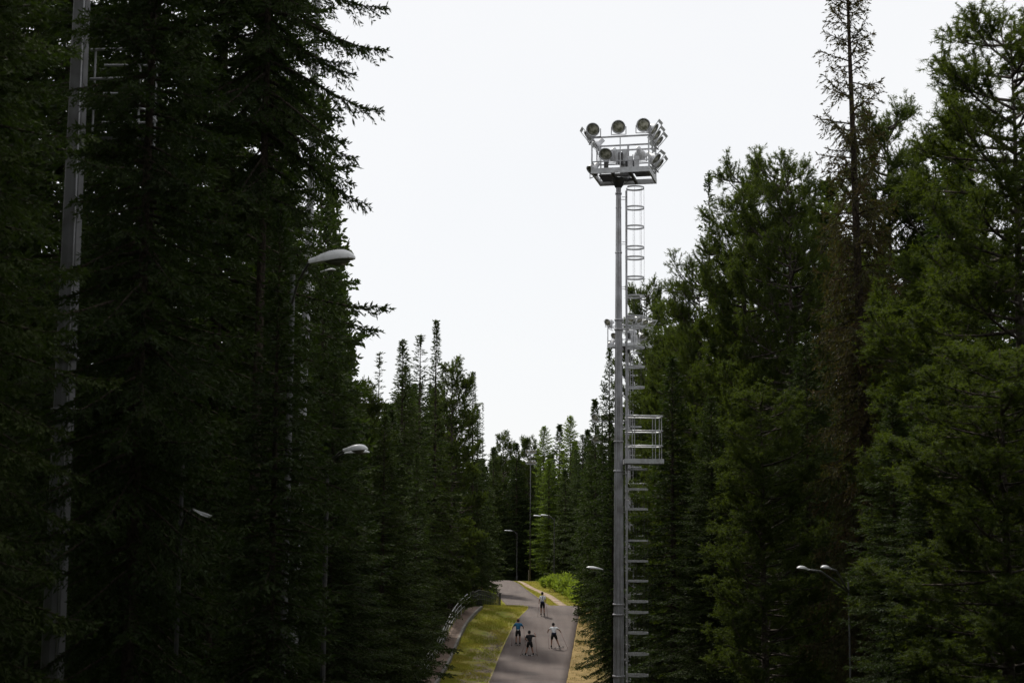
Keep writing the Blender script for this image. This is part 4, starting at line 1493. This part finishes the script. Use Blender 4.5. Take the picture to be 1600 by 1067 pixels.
def gear(e, V, loc, who, tips, skiyaw):
    """poles and roller skis are things of their own"""
    for s, side in (('l', 'left'), ('r', 'right')):
        top = V['ha' + s] + Vector(loc)
        tip = Vector(loc) + Vector(tips[s])
        tip.z = float(prof(tip.y)) + .08
        o = empty('ski_pole', tip, f'{side} ski pole of the {who}', 'ski pole', 'ski poles of the skiers')
        d = top - tip
        d2 = d * (1 + .05 / d.length)
        MB().tube([(0, 0, 0), d * .97], [.008, .012], 6).build('shaft', POLE_M, o)
        MB().tube([d * .955, d2], .019, 7).build('grip', BLK, o)
        MB().tube([d * .05, d * .06], [.03, .012], 8).build('basket', BLK, o)
        a = V['an' + s] + Vector(loc)
        slope = math.atan(float(prof(a.y + .3) - prof(a.y - .3)) / .6)
        zb = float(prof(a.y)) + .065
        o = empty('roller_ski', (a.x, a.y + .06, zb), f'{side} roller ski of the {who}', 'roller ski', 'roller skis of the skiers', R(skiyaw[s]))
        o.rotation_euler.x = slope
        MB().box((0, 0, .04), (.045, .56, .028)).build('frame', ALU, o)
        for yy in (-.29, .29):
            wb = MB().lathe([(.012, -.02), (.042, -.022), (.048, 0), (.042, .022), (.012, .02)], 12, Matrix.Translation((0, yy, .05)) @ Matrix.Rotation(R(90), 4, 'Y'))
            wb.build('wheel', WHL, o)
        MB().box((0, .06, .062), (.05, .12, .014)).build('binding', BLK, o)


def ground_pt(px, D):
    x = at(px, 1000, D).x
    return Vector((x, D, float(prof(D)) + .075))


# blue shirt, upright, arms out, both poles planted
L = ground_pt(809.5, 104.2)
e1, V1 = skier(L, dict(pelvis=(0, -.02, .92), chest=(0, .10, 1.30), neck=(0, .17, 1.50), head=(0, .22, 1.63), shl=(-.19, .12, 1.40), shr=(.19, .12, 1.40),
                       ell=(-.36, .12, 1.20), elr=(.36, .14, 1.20), hal=(-.40, .34, 1.10), har=(.38, .36, 1.12), hipl=(-.10, -.02, .86), hipr=(.10, -.02, .86),
                       knl=(-.12, .10, .48), knr=(.12, .08, .48), anl=(-.13, -.02, .12), anr=(.13, -.02, .12)),
               BLU, BLK, 'cap', 'roller skier in a bright blue shirt at the left side of the road', REDC)
gear(e1, V1, L, 'skier in the blue shirt', dict(l=(-.44, -.45, 0), r=(.52, -.42, 0)), dict(l=14, r=-4))
# black outfit, crouched with right arm raised
L = ground_pt(827.5, 100.4)
e2, V2 = skier(L, dict(pelvis=(.02, -.08, .84), chest=(-.01, .12, 1.18), neck=(-.02, .20, 1.36), head=(-.02, .25, 1.49), shl=(-.19, .12, 1.27), shr=(.17, .16, 1.29),
                       ell=(-.28, .02, 1.05), elr=(.42, .22, 1.22), hal=(-.20, .28, .98), har=(.36, .42, 1.40), hipl=(-.09, -.08, .79), hipr=(.11, -.08, .79),
                       knl=(-.15, .12, .46), knr=(.16, .12, .47), anl=(-.26, -.04, .12), anr=(.24, -.06, .12)),
               BLK, BLK, 'helmet', 'crouching roller skier all in black with the right arm raised', BLK)
gear(e2, V2, L, 'skier dressed in black', dict(l=(-.62, -.35, 0), r=(.52, -.40, 0)), dict(l=42, r=-38))
# white T-shirt, wide arms, pushing off
L = ground_pt(866, 103.3)
e3, V3 = skier(L, dict(pelvis=(-.03, -.10, .90), chest=(-.02, .12, 1.24), neck=(-.05, .22, 1.42), head=(-.06, .27, 1.55), shl=(-.21, .14, 1.33), shr=(.18, .14, 1.33),
                       ell=(-.40, .14, 1.20), elr=(.36, .16, 1.18), hal=(-.44, .30, 1.02), har=(.46, .32, 1.04), hipl=(-.13, -.10, .85), hipr=(.07, -.10, .85),
                       knl=(-.18, .08, .48), knr=(.20, .02, .48), anl=(-.20, -.02, .12), anr=(.34, -.14, .13)),
               WHT, BLK, 'cap', 'roller skier in a white T-shirt and black shorts at the right of the road', BLK, NAVY)
gear(e3, V3, L, 'skier in the white T-shirt', dict(l=(-.36, -.42, 0), r=(.92, -.30, 0)), dict(l=4, r=-72))
# white and navy top, farthest up the hill
L = ground_pt(847.5, 113.2)
e4, V4 = skier(L, dict(pelvis=(0, -.04, .92), chest=(0, .04, 1.30), neck=(-.01, .10, 1.50), head=(-.02, .14, 1.63), shl=(-.17, .05, 1.41), shr=(.17, .05, 1.41),
                       ell=(-.24, -.02, 1.14), elr=(.25, -.02, 1.14), hal=(-.27, .10, .92), har=(.24, .20, 1.02), hipl=(-.09, -.04, .86), hipr=(.09, -.04, .86),
                       knl=(-.10, .06, .48), knr=(.12, .02, .48), anl=(-.11, -.06, .12), anr=(.13, -.10, .14)),
               WHT, BLK, 'helmet', 'roller skier in a white jersey with navy waist, leading near the crest', BLK, NAVY)
gear(e4, V4, L, 'skier leading near the crest', dict(l=(-.36, -.45, 0), r=(.40, -.45, 0)), dict(l=4, r=-4))
o = MB().box((0, 0, 0), (.035, .012, .26)).build('back_stripe', NAVY, e4)
o.location = V4['chest'] + Vector((0, -.145, .02)); o.rotation_euler.x = R(-12)
for f_ in (BLU,):
    o = MB().box((0, 0, 0), (.08, .03, .09)).build('race_tag', WHT, e1)
    o.location = V1['pelvis'].lerp(V1['chest'], .25) + Vector((0, -.15, 0))
